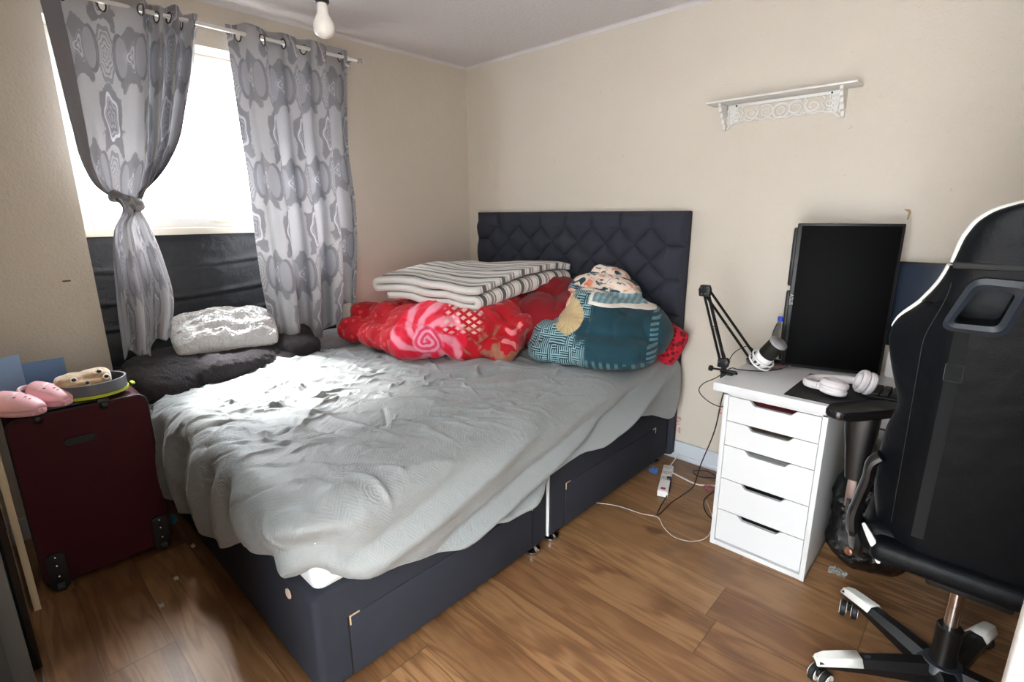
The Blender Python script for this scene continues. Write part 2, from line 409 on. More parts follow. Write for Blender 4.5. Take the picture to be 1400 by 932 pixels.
def curtain(name,left,right,amp,xoff,zt,folds,width,seed,label,hemband=False,eyelets=(),shape=None,flat=None):
    nu,nv=300,170
    u,v=np.meshgrid(np.linspace(0,1,nu),np.linspace(0,1,nv)); u=u.ravel(); v=v.ravel()
    yl=interp(v,left); yr=interp(v,right); A=interp(v,amp); xo=interp(v,xoff)
    ph=2*PI*folds*u+.5*np.sin(2*PI*u*1.3+seed)+seed
    P=np.stack([u*4,v*1.6,0*u+seed],1)
    warp=.5*pn(P,1.3,seed)*ss(v,.05,.4)
    if flat:
        u0,g0=flat; g=np.where(u<u0,u/u0*g0,g0+(u-u0)/(1-u0)*(1-g0)); m_=.22+.78*ss(u,u0-.08,u0+.06)
        bl=ss(v,.5,.6); g=g*(1-bl)+u*bl; m_=m_*(1-bl)+bl; ph=2*PI*(folds*np.where(u<u0,u/u0*.9,.9+(u-u0)/(1-u0)*(folds-.9))/folds)+seed
        ph=ph*(1-bl)+(2*PI*2.2*u+seed)*bl
        A=A*m_; u_=g
    else: u_=u
    yy=yl+(yr-yl)*u_+ .012*np.sin(2*ph)*ss(A,.0,.04)*(0 if flat else 1)
    xx=xo+A*np.cos(ph+warp*2.2)+.012*pn(P,3,seed+2)*ss(v,.05,.3)
    zz=zt(u,v)
    if shape: xx,yy,zz=shape(u,v,xx,yy,zz)
    # eyelet holes: leave the faces out
    V=np.stack([xx,yy,zz],1); F=[]
    L=width; Hc=1.45
    for j in range(nv-1):
        for i in range(nu-1):
            uc=(i+.5)/(nu-1); zc=zz[j*nu+i]
            if v[j*nu]<.09:
                skip=False
                for e in eyelets:
                    dy=(uc-e[0])*L; dz=(v[j*nu]*Hc-.045)
                    if dy*dy+dz*dz<.021**2: skip=True;break
                if skip: continue
            a=j*nu+i; F.append((a,a+1,a+nu+1,a+nu))
    root=thing(name,(float(xx.mean()),float((yl.mean()+yr.mean())/2),float(zz.min())),label,'curtain','silver patterned window curtains')
    m=MB(); m.add(V.tolist(),F); UV=np.stack([u*L,v*Hc],1)
    pnl=m.build('panel',DAM,root,smooth=80,fixn=False,uvs=UV)
    md=pnl.modifiers.new('t','SOLIDIFY'); md.thickness=.0016
    for e in eyelets:   # chrome grommets follow the cloth
        pts=[]
        for k in range(20):
            a=2*PI*k/20; uu=e[0]+.0225*math.cos(a)/L; vv=(.045+.0225*math.sin(a))/Hc
            i=int(np.clip(round(uu*(nu-1)),0,nu-1)); j=int(np.clip(round(vv*(nv-1)),0,nv-1)); pts.append(V[j*nu+i])
        q=np.array(pts); q2=(q+np.roll(q,1,0)+np.roll(q,-1,0))/3
        MB().tube([tuple(p) for p in q2],.0035,8,closed=True).build('eyelet_ring',CHROMED,root)
    if hemband:
        k=max(2,int(.085*nu)); sel=[j*nu+i for j in range(nv) for i in range(k)]
        Vh=V[sel].copy(); Vh[:,0]+=.004
        n=len(Vh); m=MB(); m.grid(Vh.tolist(),k,nv); hb=m.build('side_hem',HEM,root,smooth=80,fixn=False)
        md=hb.modifiers.new('t','SOLIDIFY'); md.thickness=.0016
    return root,V
CHROMED=plain('dark_chrome','#5e5654',.25,1.)
ztl=2.30
def ztop_l(u,v):
    bot=np.where(u<.55,.755,.80)+.015*np.sin(u*9)
    return ztl-.01*np.cos(u*2*PI*3.4)-v*(ztl-bot)
# left: knotted half way, swept to the window side
def knot(u,v,x,y,z):
    k=np.exp(-((v-.555)/.035)**2)
    cy=-2.125; y=y*(1-.25*k)+cy*.25*k
    sw=ss(v,.1,.5)*(1-ss(v,.5,.62))          # belly sags toward the knot
    z=z-.07*sw*np.sin(u*PI)-.0*u
    return x+.02*k,y,z
E_L=[(.09,0),(.25,0),(.42,0),(.56,0),(.70,0),(.83,0),(.95,0)]
CL,VL=curtain('curtain',[(0,-2.300),(.15,-2.288),(.35,-2.275),(.45,-2.262),(.5,-2.235),(.555,-2.17),(.62,-2.20),(.8,-2.235),(1,-2.25)],
  [(0,-1.725),(.15,-1.775),(.27,-1.83),(.38,-1.89),(.47,-1.98),(.53,-2.06),(.57,-2.085),(.64,-2.06),(.75,-2.025),(.87,-2.01),(1,-2.05)],
  [(0,.026),(.2,.034),(.45,.036),(.555,.018),(.7,.03),(1,.026)],[(0,.078),(.3,.085),(.55,.085),(.7,.06),(1,.055)],
  ztop_l,4.4,1.25,.6,'left silver damask curtain knotted half way down, left of the bright window',True,E_L,knot,(.42,.60))
# knot wrap
kn=MB(); pts=[]
for k in range(60):
    a=2*PI*k/60; pts.append((.090+.040*math.cos(a),-2.128+.050*math.sin(a),1.462-.020*math.sin(a)-.008*math.sin(2*a)))
kn.tube(pts,[.014+.005*math.sin(3*2*PI*k/60) for k in range(60)],12,closed=True,flat=1.5)
kn.build('knotted_fold',DAM,CL,uvs=np.array([[p[1]*2,p[2]] for p in kn.v]))
def ztop_r(u,v):
    bot=.70+.04*np.cos(u*2*PI*1.1+1)+.16*ss(u,.6,1)
    return 2.305-.008*np.cos(u*2*PI*4)-v*(2.305-bot)
E_R=[(.06,0),(.22,0),(.42,0),(.60,0),(.78,0),(.93,0)]
CR,VR=curtain('curtain',[(0,-1.60),(.15,-1.595),(.5,-1.58),(.8,-1.575),(1,-1.55)],[(0,-.975),(.3,-1.01),(.7,-1.01),(1,-1.05)],
  [(0,.028),(.3,.034),(.7,.045),(.9,.05),(1,.04)],[(0,.075),(.3,.085),(.8,.10),(1,.085)],ztop_r,3.6,1.2,2.2,
  'right silver damask curtain hanging loose beside the room corner',False,E_R)
root=thing('curtain_rod',(.08,-1.6,2.25),'thin white curtain rod above the window, threaded through both curtains','curtain rod')
MB().tube([(.078,-2.42,2.262),(.078,-.915,2.262)],.0095,14).build('rod',PVC,root)
for yb in(-.93,-2.33):
    b=MB(); b.box((0,yb-.012,2.235),(.006,yb+.012,2.285),.002); b.tube([(.004,yb,2.262),(.078,yb,2.262)],.005,8); b.build('bracket',CHROME,root)
for yb,sg in((-.915,1),(-2.42,-1)):
    MB().lathe([(.0,0),(.011,.001),(.013,.006),(.008,.012),(.014,.02),(.013,.028),(0,.034)],16,M=align((.078,yb,2.262),(0,sg,0)),cap=False).build('finial',CHROME,root)

# ---------------------------------------------------------------- bulb
root=thing('pendant_lamp',(1.42,-1.84,1.895),'bare white bulb hanging from the ceiling on a black holder','ceiling lamp')
B0=(1.42,-1.84)
MB().lathe([(.05,0),(.05,-.012),(.03,-.028),(.012,-.035)],24,M=T(B0[0],B0[1],H)).build('ceiling_rose',PVC,root)
MB().tube([(B0[0],B0[1],H-.03),(B0[0],B0[1],2.03)],.0035,8).build('cord',CORDW,root)
MB().lathe([(.006,.075),(.012,.066),(.017,.05),(.0175,.03),(.021,.026),(.021,.006),(.0155,0)],24,M=T(B0[0],B0[1],1.988)@Matrix.Diagonal((1,1,.6,1))).build('bulb_holder',BLACKP,root)
MB().lathe([(.0135,.0),(.0155,-.008),(.0165,-.03),(.022,-.043),(.0285,-.056),(.0305,-.069),(.029,-.083),(.0235,-.095),(.013,-.1025),(0,-.105)],32,M=T(B0[0],B0[1],1.988)@Matrix.Diagonal((1,1,.86,1)),cap=False).build('bulb',plain('opal_bulb','#eeeae4',.3),root)

# ---------------------------------------------------------------- wall shelf
root=thing('wall_shelf',(2.13,0,1.79),'small white ornate fretwork shelf fixed high on the back wall','shelf')
MB().box((1.825,-.115,1.900),(2.445,0,1.909),.003).build('board',WHITE,root)
for xs in(1.885,2.385):
    poly=[(0,0),(-.092,0),(-.094,-.012),(-.082,-.02),(-.078,-.035),(-.062,-.042),(-.058,-.058),(-.04,-.066),(-.036,-.082),(-.02,-.09),(-.014,-.108),(0,-.115)]
    M=T(xs-.006,0,1.900)@Matrix(((0,0,1,0),(1,0,0,0),(0,1,0,0),(0,0,0,1)))
    MB().prism(poly,0,.012,M).build('bracket',WHITE,root)
fr=MB(); fr.box((1.895,-.012,1.886),(2.375,-.001,1.900),.002)
for k in range(-1,2,2):
    for c,(rx,rz,turn) in enumerate(((.05,.030,1.4),(.045,.026,1.3),(.04,.022,1.2))):
        cx=2.135+k*(.062+c*.068); cz=1.852-c*.001
        pts=[]
        for i in range(40):
            t=i/39; a=t*2*PI*turn+(.5+c)*1.7; r=1-.72*t
            pts.append((cx+k*rx*.72*r*math.cos(a),-.0065,cz+rz*r*math.sin(a)))
        fr.tube(pts,[.0052*(1-.35*i/39) for i in range(40)],7)
for i in range(0,24):
    pass
fr.tube([(2.135+.034*math.cos(a),-.0065,1.848+.030*math.sin(a)) for a in np.linspace(0,2*PI,30)[:-1]],.0052,7,closed=True)
fr.tube([(2.135+.016*math.cos(a),-.0065,1.848+.016*math.sin(a)) for a in np.linspace(0,2*PI,24)[:-1]],.004,7,closed=True)
lo=[]; 
for i in range(120):
    t=i/119; x=1.895+.48*t; s=abs(t-.5)*2; lo.append((x,-.0065,1.818-.004*math.cos(t*2*PI*9)+.006*math.sin(s*PI)-.022*max(0,s-.8)/.2))
fr.tube(lo,.0048,7)
for k in(-1,1):
    for i in range(7):
        x=2.135+k*(.195+.007*i); fr.tube([(x,-.0065,1.888),(x+.006*k*math.sin(i),-.0065,1.822-.002*i)],.0032,6)
    for i in range(4):
        cx=2.135+k*.215; fr.tube([(cx+.013*math.cos(a),-.0065,1.878-.018*i+.008*math.sin(a)) for a in np.linspace(0,2*PI,14)[:-1]],.0034,6,closed=True)
    for q in range(3):
        cx=2.135+k*(.095+.068*q); fr.tube([(cx,-.0065,1.888),(cx+k*.012,-.0065,1.872),(cx+k*.002,-.0065,1.856),(cx+k*.016,-.0065,1.836),(cx+k*.004,-.0065,1.818)],.0042,6)
fr.build('fretwork_panel',WHITE,root)
for xs in(1.935,2.335): MB().lathe([(.004,0),(.004,.002),(0,.0025)],12,M=align((xs,-.0125,1.892),(0,-1,0)),cap=False).build('screw',BLACKM,root)

# nail hole chip on the back wall
m=MB(); m.prism([(-.014,.022),(.008,.020),(.013,.008),(.006,-.022),(.002,-.020),(.003,.008)],0,.003,T(2.665,-.0005,1.385)@RX(PI/2))
tag(m.build('wall_plug',plain('torn_plaster','#a58b6c',.9)),'torn brown plaster chip on the wall above the upright monitor','wall chip')
m=MB().lathe([(.004,0),(.003,.008),(0,.009)],10,M=align((0.001,-2.385,1.12),(1,0,0)),cap=False).box((.0,-2.40,1.117),(.005,-2.372,1.123),.001)
tag(m.build('wall_nail',plain('rusty_nail','#4a4238',.6)),'small dark nail in the wall left of the knotted curtain','nail')

# ---------------------------------------------------------------- bed
BX0,BX1,BY0,BY1=.17,1.755,-.11,-2.20
bed=thing('divan_bed',(.96,-1.15,0),'charcoal upholstered divan bed with drawers under a grey quilt','bed')
SLITM=plain('slit_black','#050505',.9)
WHITEB=fabric('white_mattress_cloth','#d5d8d8',500,.0005,.05)
PIPE=plain('beige_trim','#c2a888',.5)
def divan(y0,y1,name,foot):
    m=MB(); m.box((BX0,y1,.045),(BX1,y0,.375),.022,seg=4)
    o=m.build('base_half',NAVY,bed,smooth=50)
    return o
b1=divan(BY0,-1.178,'h',0); b2=divan(-1.186,BY1,'f',1)
for (ya,yb,par) in((-.27,-1.07,b1),(-1.29,-2.10,b2)):
    # drawer front as upholstered panel with shadow slit and beige corner trims
    m=MB(); m.box((BX1-.012,yb,.06),(BX1+.0055,ya,.262),.004); d=m.build('drawer_front',NAVY,par)
    x=BX1+.0065
    for yc,sg in((yb,1),(ya,-1)):
        ya_,yb_=sorted((yc,yc+sg*.032))
        P=[(0,0),(0,.0032),(-sg*.0,.0032)]
        poly=[(yc,.236),(yc,.2665),(yc+sg*.032,.2665),(yc+sg*.032,.2635),(yc+sg*.003,.2635),(yc+sg*.003,.236)]
        MB().prism(poly,x-.003,x+.0005,Matrix(((0,0,1,0),(1,0,0,0),(0,1,0,0),(0,0,0,1)))).build('corner_trim',PIPE,d,smooth=0)
        yq=yc-sg*.003; MB().box((BX1-.01,yq-.0025,.06),(BX1+.001,yq+.0025,.262)).build('slit',SLITM,d,smooth=0)
MB().box((BX1-.05,-1.1855,.06),(BX1+.002,-1.1785,.35),.001).build('joining_strip',WHITEB,bed)
for (x,y) in((1.72,-1.12),(1.72,-1.245),(1.70,-.16),(.25,-2.12),(1.69,-2.14),(.25,-.16)):
    MB().lathe([(.014,.05),(.014,.03),(.024,.022),(.034,.018),(.034,.006),(.030,0)],24,M=T(x,y,0)).build('glide_foot',CHROME,bed)
MB().lathe([(.016,0),(.016,.003),(.012,.005),(.006,.003),(0,.003)],20,M=align((1.60,BY1-.001,.315),(0,-1,0)),cap=False).build('vent_cap',plain('pink_cream_plastic','#d8c3b4',.4),bed)
# mattress
MB().box((BX0+.01,BY1+.022,.36),(BX1-.022,BY0,.59),.035,seg=5).build('mattress',WHITEB,bed)
# headboard with deep buttoning
nu,nz=420,330; xs=np.linspace(.155,1.76,nu); zs=np.linspace(.03,1.408,nz); X,Z=np.meshgrid(xs,zs); X=X.ravel(); Z=Z.ravel()
a,b=.197/2,.0935; z1=1.318; x1=1.548
U=(X-x1)/(2*a)+(Z-z1)/(2*b); W_=(X-x1)/(2*a)-(Z-z1)/(2*b)
dia=(np.abs(np.sin(PI*U))*np.abs(np.sin(PI*W_)))
hd=.040*np.clip(dia,0,1)**.42
top=.040*np.abs(np.sin(PI*(X-x1)/(2*a)))**.4
ft=ss(Z,z1-.008,z1+.004); h=hd*(1-ft)+top*ft
xr=1.646; zm=(Z-(z1-b))/(2*b); side=.040*np.abs(np.sin(PI*zm))**.4
fs_=ss(X,xr-.004,xr+.008)*(1-ss(Z,z1-.01,z1+.05)); h=h*(1-fs_)+side*fs_
fs_=ss(-X,-(.272+.008),-(.272-.004))*(1-ss(Z,z1-.01,z1+.05)); h=h*(1-fs_)+side*fs_
cor=(X>xr)&(Z>z1-.02); h=np.where(cor,np.maximum(h,.034),h)
low=ss(-Z,-.55,-.45); h=h*(1-low)+.02*low
edge=np.minimum.reduce([X-.155,1.76-X,1.408-Z,Z*0+1]); h=h*ss(edge,0,.03)**.6+.0; 
V=np.stack([X,-.052-h,Z],1)
m=MB().grid(V.tolist(),nu,nz); 
# side/back shell
k=len(m.v); m.box((.155,-.053,.03),(1.76,-.012,1.408),.008)
hb=m.build('headboard',NAVYD,bed,smooth=70,fixn=False)
b0=None
for r in range(0,6):
    z=z1-b*r
    for q_ in range(-9,3):
        x=x1+2*a*q_+(a if r%2 else 0)
        if .2<x<1.70:
            if b0 is None: b0=MB().lathe([(.010,0),(.009,.004),(.005,.006),(0,.0065)],10,M=align((x,-.053,z),(0,-1,0)),cap=False).build('button',NAVYD,bed); bx0,bz0=x,z; continue
            c_=b0.copy(); C.objects.link(c_); c_.parent=bed; c_.location=Vector(b0.location)+Vector((x-bx0,0,z-bz0))

# ---- grey quilt draped over the mattress
q=Mt('grey_green_quilt','#8f9694',.55,spec=.35); uv=q.coord('UV'); x,y,z=q.xyz(uv)
zone=q.noise(uv,5,1).step(.45,.5)
chev=((x*2+((y*14).frac()-.5).abs()*.16)*75*3.14).sin()*zone
chev2=((y*2+((x*11).frac()-.5).abs()*.2)*75*3.14).sin()*(1-zone)
dn=q.voro(uv,7,'F1',.6); an=q.noise(uv,18,2,.5)
flo=((dn*70+an*14).sin())*(dn.lt(.26)).cl()
pat=chev*.35+chev2*.3+flo*.6
q.bump(pat,.0006,.8); q.bump(q.noise(uv,34,5,.65,.8),.004,.8)
q.color(q.mix((pat*.12+.5).cl()*.6+q.noise(uv,3,3)*.4,'#7b7f7f','#939798')); q.b.inputs['Sheen Weight'].default_value=.15
q.rough(q.noise(uv,8,2)*.1+.44)
QUILT=q.m
def quilt():
    x0,x1,y0,y1,R=.15,1.70,-.125,-2.15,.16
    # perimeter of the rounded footprint, clockwise from head right
    per=[];nor=[]
    def seg(a,b,n,nn):
        for i in range(n): t=i/n; per.append((a[0]+(b[0]-a[0])*t,a[1]+(b[1]-a[1])*t)); nor.append(nn)
    def arc(c,a0,a1,r,n):
        for i in range(n):
            t=a0+(a1-a0)*i/n; per.append((c[0]+r*math.cos(t),c[1]+r*math.sin(t))); nor.append((math.cos(t),math.sin(t)))
    seg((x1,y0-.03),(x1,y1+R),330,(1,0)); arc((x1-R,y1+R),0,-PI/2,R,50)
    seg((x1-R,y1),(x0+.22,y1),240,(0,-1)); arc((x0+.22,y1+.22),-PI/2,-PI,.22,60)
    seg((x0,y1+.22),(x0,y0-.03),160,(-1,0)); arc((x0+.03,y0-.03),PI,PI/2,.03,8); seg((x0+.03,y0),(x1-.03,y0),110,(0,1)); arc((x1-.03,y0-.03),PI/2,0,.03,8)
    per=np.array(per);nor=np.array(nor);n=len(per)
    # smooth normals
    for _ in range(12): nor=(nor+np.roll(nor,1,0)+np.roll(nor,-1,0))/3
    nor/=np.linalg.norm(nor,axis=1)[:,None]
    rs=[(-.12,.30),(-.23,.30),(-.4,.375),(-.56,.41),(-.76,.425),(-1.0,.41),(-1.24,.365),(-1.37,.315),(-1.49,.295),(-1.67,.30),(-1.83,.325),(-1.96,.36),(-2.1,.385),(-2.2,.39)][::-1]
    fs=[(.15,.45),(.3,.27),(.45,.235),(.67,.235),(.85,.25),(1.12,.27),(1.3,.34),(1.47,.43),(1.6,.425),(1.75,.40)]
    hem=np.zeros(n)
    for i,(p,nn) in enumerate(zip(per,nor)):
        wr=max(nn[0],0)**2; wf=max(-nn[1],0)**2; wl=max(-nn[0],0)**2; wh=max(nn[1],0)**2
        hr=np.interp(p[1],[r[0] for r in rs],[r[1] for r in rs]); hf=np.interp(p[0],[r[0] for r in fs],[r[1] for r in fs])
        hem[i]=(hr*wr+hf*wf+.50*wl+.585*wh)/(wr+wf+wl+wh)
    for _ in range(6): hem=(hem+np.roll(hem,1)+np.roll(hem,-1))/3
    cen=np.array([.95,-1.15]); NT,NS=150,64; top=.640
    arcs=np.concatenate([[0],np.cumsum(np.linalg.norm(np.diff(per,axis=0),axis=1))])
    Vs=[];UV=[]
    for j in range(1,NT+1):
        t=(j/NT)**.8; p=cen+(per-cen)*t; Vs.append(np.column_stack([p,np.full(n,top)])); UV.append(p)
    rr=.075
    for j in range(1,NS+1):
        t=j/NS; ln=(top-hem)+.03; s=t*ln
        ang=np.clip(s/rr,0,PI/2*.93); out=rr*np.sin(ang); dz=rr*(1-np.cos(ang)); rest=np.clip(s-rr*PI/2*.93,0,None)
        bel=.030*np.sin(np.clip(t,0,1)*PI)
        o_=out+rest*.12+bel
        p=per+nor*o_[:,None]; z=top-dz-rest*.985; z=np.maximum(z,hem-.01)
        Vs.append(np.column_stack([p,z])); UV.append(per+nor*s[:,None])
    V=np.concatenate(Vs); UVa=np.concatenate(UV)
    V=np.vstack([[cen[0],cen[1],top],V]); UVa=np.vstack([cen,UVa])
    F=[(0,1+i,1+(i+1)%n) for i in range(n)]; Q=[]
    for j in range(NT+NS-1):
        for i in range(n): a=1+j*n+i;b_=1+j*n+(i+1)%n; Q.append((a,b_,b_+n,a+n))
    N=normals(V,np.array(Q)); N[0]=(0,0,1)
    sg=np.where((N[:,2]<-.0)&(V[:,2]>.6),-1,1); 
    if N[1:1+n*100,2].mean()<0: N=-N
    # broad puffiness
    topm=ss(V[:,2],.55,.63)
    P=np.column_stack([UVa,np.zeros(len(V))])
    V[:,2]+=topm*(.018*pn(P,2.2,1)-.07*np.exp(-(((V[:,0]-.12)/.30)**2+((V[:,1]+2.2)/.40)**2))+.01*np.exp(-(((V[:,0]-.7)/.5)**2+((V[:,1]+1.75)/.35)**2))+.012*np.exp(-(((V[:,0]-1.3)/.3)**2+((V[:,1]+1.2)/.6)**2)))
    # crumple strokes: short sharp creases thrown over the quilt
    rs=np.random.RandomState(12); h=np.zeros(len(V)); wp=UVa+.022*np.stack([pn(P,5,4),pn(P,5,5)],1)+.006*np.stack([pn(P,17,4),pn(P,17,5)],1)
    def stroke(cx,cy,an,L,w,am):
        dx_=wp[:,0]-cx; dy_=wp[:,1]-cy; ca,sa=math.cos(an),math.sin(an)
        k=np.where(dx_*dx_+dy_*dy_<(L*.75+w*4)**2)[0]
        if not len(k): return
        al=dx_[k]*ca+dy_[k]*sa; d_=-dx_[k]*sa+dy_[k]*ca+ .12*al*al/L*(1 if am>0 else -1)
        d_=np.abs(d_)/w; h[k]+=am*np.exp(-d_**1.4)*np.exp(-(al/(L*.5))**4)*np.where(d_>0,1,1)
    for _ in range(330):
        x_=rs.uniform(.1,1.75); y_=rs.uniform(-2.25,-.6); an=.72+rs.randn()*.38
        if rs.rand()<.2: an=rs.uniform(0,PI)
        if x_<.95 and y_<-1.35: an=rs.choice([1.1,1.9,.6])+rs.randn()*.45
        sz=rs.uniform(.4,1); stroke(x_,y_,an,.07+.22*sz*rs.rand(),.006+.013*sz*rs.rand(),rs.choice([1,1,-.7])*(.004+.009*sz))
    for _ in range(420):
        x_=rs.uniform(.08,1.2); y_=rs.uniform(-2.3,-1.2); an=rs.choice([1.2,2.0,.5])+rs.randn()*.5
        stroke(x_,y_,an,.03+.08*rs.rand(),.004+.006*rs.rand(),rs.choice([1,-.8])*(.0025+.005*rs.rand()))
    for _ in range(26):
        x_=rs.uniform(.2,1.5); y_=rs.uniform(-2.0,-.9); stroke(x_,y_,.75+rs.randn()*.2,.35+.3*rs.rand(),.02+.02*rs.rand(),.008+.008*rs.rand())
    wz=np.column_stack([UVa*1.0,0*P[:,0]]); wz[:,0]+=.05*pn(P,6,3); h+=.0025*ridge(wz,9,9)+.0010*ridge(wz,24,10)
    h*=1-.65*ss(UVa[:,0],1.5,1.8)*ss(UVa[:,1],-2.0,-1.8)
    # long sweeping folds over the right-hand drape (run from hem corner up towards the headboard)
    sk=1-topm; rmask=ss(UVa[:,0],1.45,1.72)*ss(-UVa[:,1],.1,.3)*(1-ss(-UVa[:,1],2.1,2.3))
    for (ya,za,yb,zb,w_,am) in((-1.42,.30,-.45,.56,.03,.032),(-1.75,.32,-.9,.50,.028,.030),(-2.05,.42,-1.3,.60,.035,.02),(-.95,.43,-.2,.60,.022,.024),(-1.55,.29,-1.25,.36,.02,.022)):
        dy,dz=yb-ya,zb-za; L=math.hypot(dy,dz); nx,nz=-dz/L,dy/L
        dist=(V[:,1]-ya)*nx+(V[:,2]-za)*nz; al=((V[:,1]-ya)*dy+(V[:,2]-za)*dz)/L/L
        h+=1.4*am*np.exp(-(dist/w_)**2)*ss(al,-.15,.12)*(1-ss(al,.8,1.15))*ss(V[:,0],1.66,1.74)
        h-=am*.8*np.exp(-((dist-w_*1.6)/w_)**2)*ss(al,-.15,.12)*(1-ss(al,.8,1.15))*ss(V[:,0],1.66,1.74)
    # gathers at the two foot corners
    fc=ss(-V[:,1],2.12,2.18)*sk; h+=fc*.016*np.sin(UVa[:,0]*26+3*pn(P,2,3))*ss(V[:,0],.2,.5)
    cc=np.exp(-(((V[:,0]-1.74)/.12)**2+((V[:,1]+2.2)/.12)**2)); h+=cc*sk*.018*np.cos((UVa[:,0]-UVa[:,1])*34)
    h+=sk*.012*pn(P,5,11)
    V+=N*h[:,None]
    m=MB(); m.add(V.tolist(),F+Q); o=m.build('quilt',QUILT,smooth=80,fixn=False,uvs=UVa)
    md=o.modifiers.new('t','SOLIDIFY'); md.thickness=.012; md.offset=-1
    tag(o,'crumpled grey-green quilt spread over the divan bed and hanging over its side','quilt'); return o
quilt()

# ---------------------------------------------------------------- bedding heap
# red rose blanket bundle (front)
def redmat(name,rose=None,dots=False,dark=0.):
    m=Mt(name,'#b01020',.75,spec=.25); g=m.geo(); x,y,z=m.xyz(g)
    # coordinates in the plane facing the room diagonal
    sx=x*.76+y*.65; sy=z; P=m.comb(sx,sy,0.)
    base=m.mix(m.noise(g,7,3),'#9c0713' if not dark else '#6c0812','#d0142a' if not dark else '#8e0d1a')
    col=base
    if rose:
        a=sx-rose[0]; b=(sy-rose[1]); wn=m.noise(g,6,2)*.06-.03
        d=((a/1.0).pw(2)+(b*b)*1.3).sqrt()+wn; th=b.atan2(a)
        sp=((d*190)+th*1.0+m.noise(g,13,3)*6.5+(th*3).sin()*.8).sin()
        petal=m.mix(sp.step(-.6,.9),'#e2416a','#ef9db0')
        rays=((th*7+d*46+m.noise(g,6,2)*5).sin()).step(-.5,.8); outer=m.mix(rays,'#e0173a','#f08fa2')
        pet=m.mix((d+m.noise(g,14,2)*.05).step(.085,.12),petal,outer)
        col=m.mix(d.step(.155+.05,.155+.035),col,pet)
        # pale lattice
        lx=((sx*.6+sy)*92).sin().abs(); ly=((sx*.6-sy)*92).sin().abs(); la=(lx.mn(ly)).gt(.62)
        mk=(sx-rose[0]).step(.07,.10)*(sy).step(.80,.83)*(1-(sx-rose[0]).step(.26,.30)); col=m.mix(la*mk*.85,col,'#f0c2bc')
        # brown leaves low on the right
        lf=m.noise(g,9,2,.4,1.5).step(.50,.56)*(sx-rose[0]).step(.14,.2)*(1-(sy).step(.82,.86)); col=m.mix(lf*.85,col,m.mix(m.noise(g,30,2),'#7b4a35','#b98a70'))
        pk=m.noise(g,7,2,.4,1.2).step(.60,.64)*(sx-rose[0]).step(.1,.2); col=m.mix(pk*.8,col,'#ea8a90')
        gd=m.voro(g,24,'F1',.8).lt(.30); mk=1-(sx-rose[0]).step(-.20,-.14); col=m.mix(gd*mk*.55,col,'#e8545a')
    if dots:
        v=m.voro(g,42,'F1',.9); col=m.mix(v.lt(.42)*.9,m.mix(m.noise(g,8,2),'#a81226','#c41e32'),'#5c0a12')
    m.color(col); m.b.inputs['Sheen Weight'].default_value=.12
    m.bump(m.noise(g,260,2),.0012); return m.m
ROSE=redmat('rose_fleece',rose=(-.045,.775)); DARKR=redmat('deep_red_fleece',dark=1.); DOTR=redmat('spotted_red_fleece',dots=True)
rb=blob('rose_blanket',[
 (.30,-1.10,.745,.17,.10,.075,.45,.0),(.26,-1.03,.80,.13,.10,.05,.5,.3),(.45,-1.02,.82,.16,.12,.06,.1,.1),(.52,-1.12,.735,.15,.12,.075,-.1),
 (.70,-1.10,.745,.17,.13,.09,-.15,.0),(.68,-1.03,.815,.17,.13,.075,.15),(.86,-1.04,.775,.15,.13,.105,.3),(.80,-.95,.85,.16,.14,.07,.4),
 (.98,-.93,.74,.13,.12,.085,.7),(1.02,-.86,.82,.13,.15,.10,.6,.15),(1.14,-.80,.735,.10,.13,.085,.3),(1.15,-.74,.80,.075,.13,.09,.3,.2),
 (.85,-.72,.84,.30,.25,.10,.1),(.5,-.70,.80,.27,.34,.13,.1),(.75,-.45,.82,.30,.30,.13,0)],
 .010,ROSE,disp=[(.034,2.6,'b',(1,1,1.4),3),(.018,6,'b',(1,1,1),4),(.005,14,'b',(1,1,1),5)],smooth_it=3)
tag(rb,'bright red fleece blanket bundle with a large pink rose, under the striped duvet','blanket')
db=blob('red_blanket',[(1.16,-.42,.80,.20,.26,.16,.4,.0),(1.10,-.30,.90,.17,.17,.12,.2,.25),(1.26,-.30,.85,.12,.18,.14,.3)],
 .012,DARKR,disp=[(.030,3.0,'b',(1,1.6,1),8),(.008,9,'b',(1,1,1),9)])
tag(db,'plain dark red blanket wedged between the rose blanket and the teal one','blanket')
# spotted pillow
def pillow(name,c,hx,hy,hz,M,mat,label,cat,wr=.01,seed=1,n=70,parent=None,shag=0.):
    u,v=np.meshgrid(np.linspace(-1,1,n),np.linspace(-1,1,n)); u=u.ravel();v=v.ravel()
    prof=((1-np.abs(u)**2.6)*(1-np.abs(v)**2.6))**.45
    pin=1-.06*(u**2*(1-0)+v**2)-.03*np.abs(u*v)**3
    V=[]
    for s in(1,-1):
        P=np.stack([u*2,v*2,0*u+s],1); hgt=s*hz*prof*(1+.25*pn(P,1.2,seed))+wr*ridge(P,1.3,seed+2)*prof+shag*ridge(P*np.array([1,2,1]),7,seed+5)+shag*.8*pn(P,16,seed+6)
        V.append(np.stack([u*hx*pin,v*hy*pin,hgt],1))
    m=MB(); m.grid(V[0].tolist(),n,n,M=M); m.grid(V[1].tolist(),n,n,M=M)
    return tag(m.build(name,mat,parent,smooth=80),label,cat)
sp=pillow('spotted_pillow',None,.20,.12,.06,T(1.655,-.165,.745)@RX(math.radians(72))@RZ(math.radians(-20)),DOTR,'red pillow with dark spots poking out behind the teal blanket','pillow',.012,4)
# teal fleece blanket
tm=Mt('teal_fleece','#1f4a55',.8,spec=.25); g=tm.geo(); x,y,z=tm.xyz(g)
sx=x*.93+y*.36; sy=z
col=tm.mix(tm.noise(g,6,3),'#0f2c36','#1d4652')
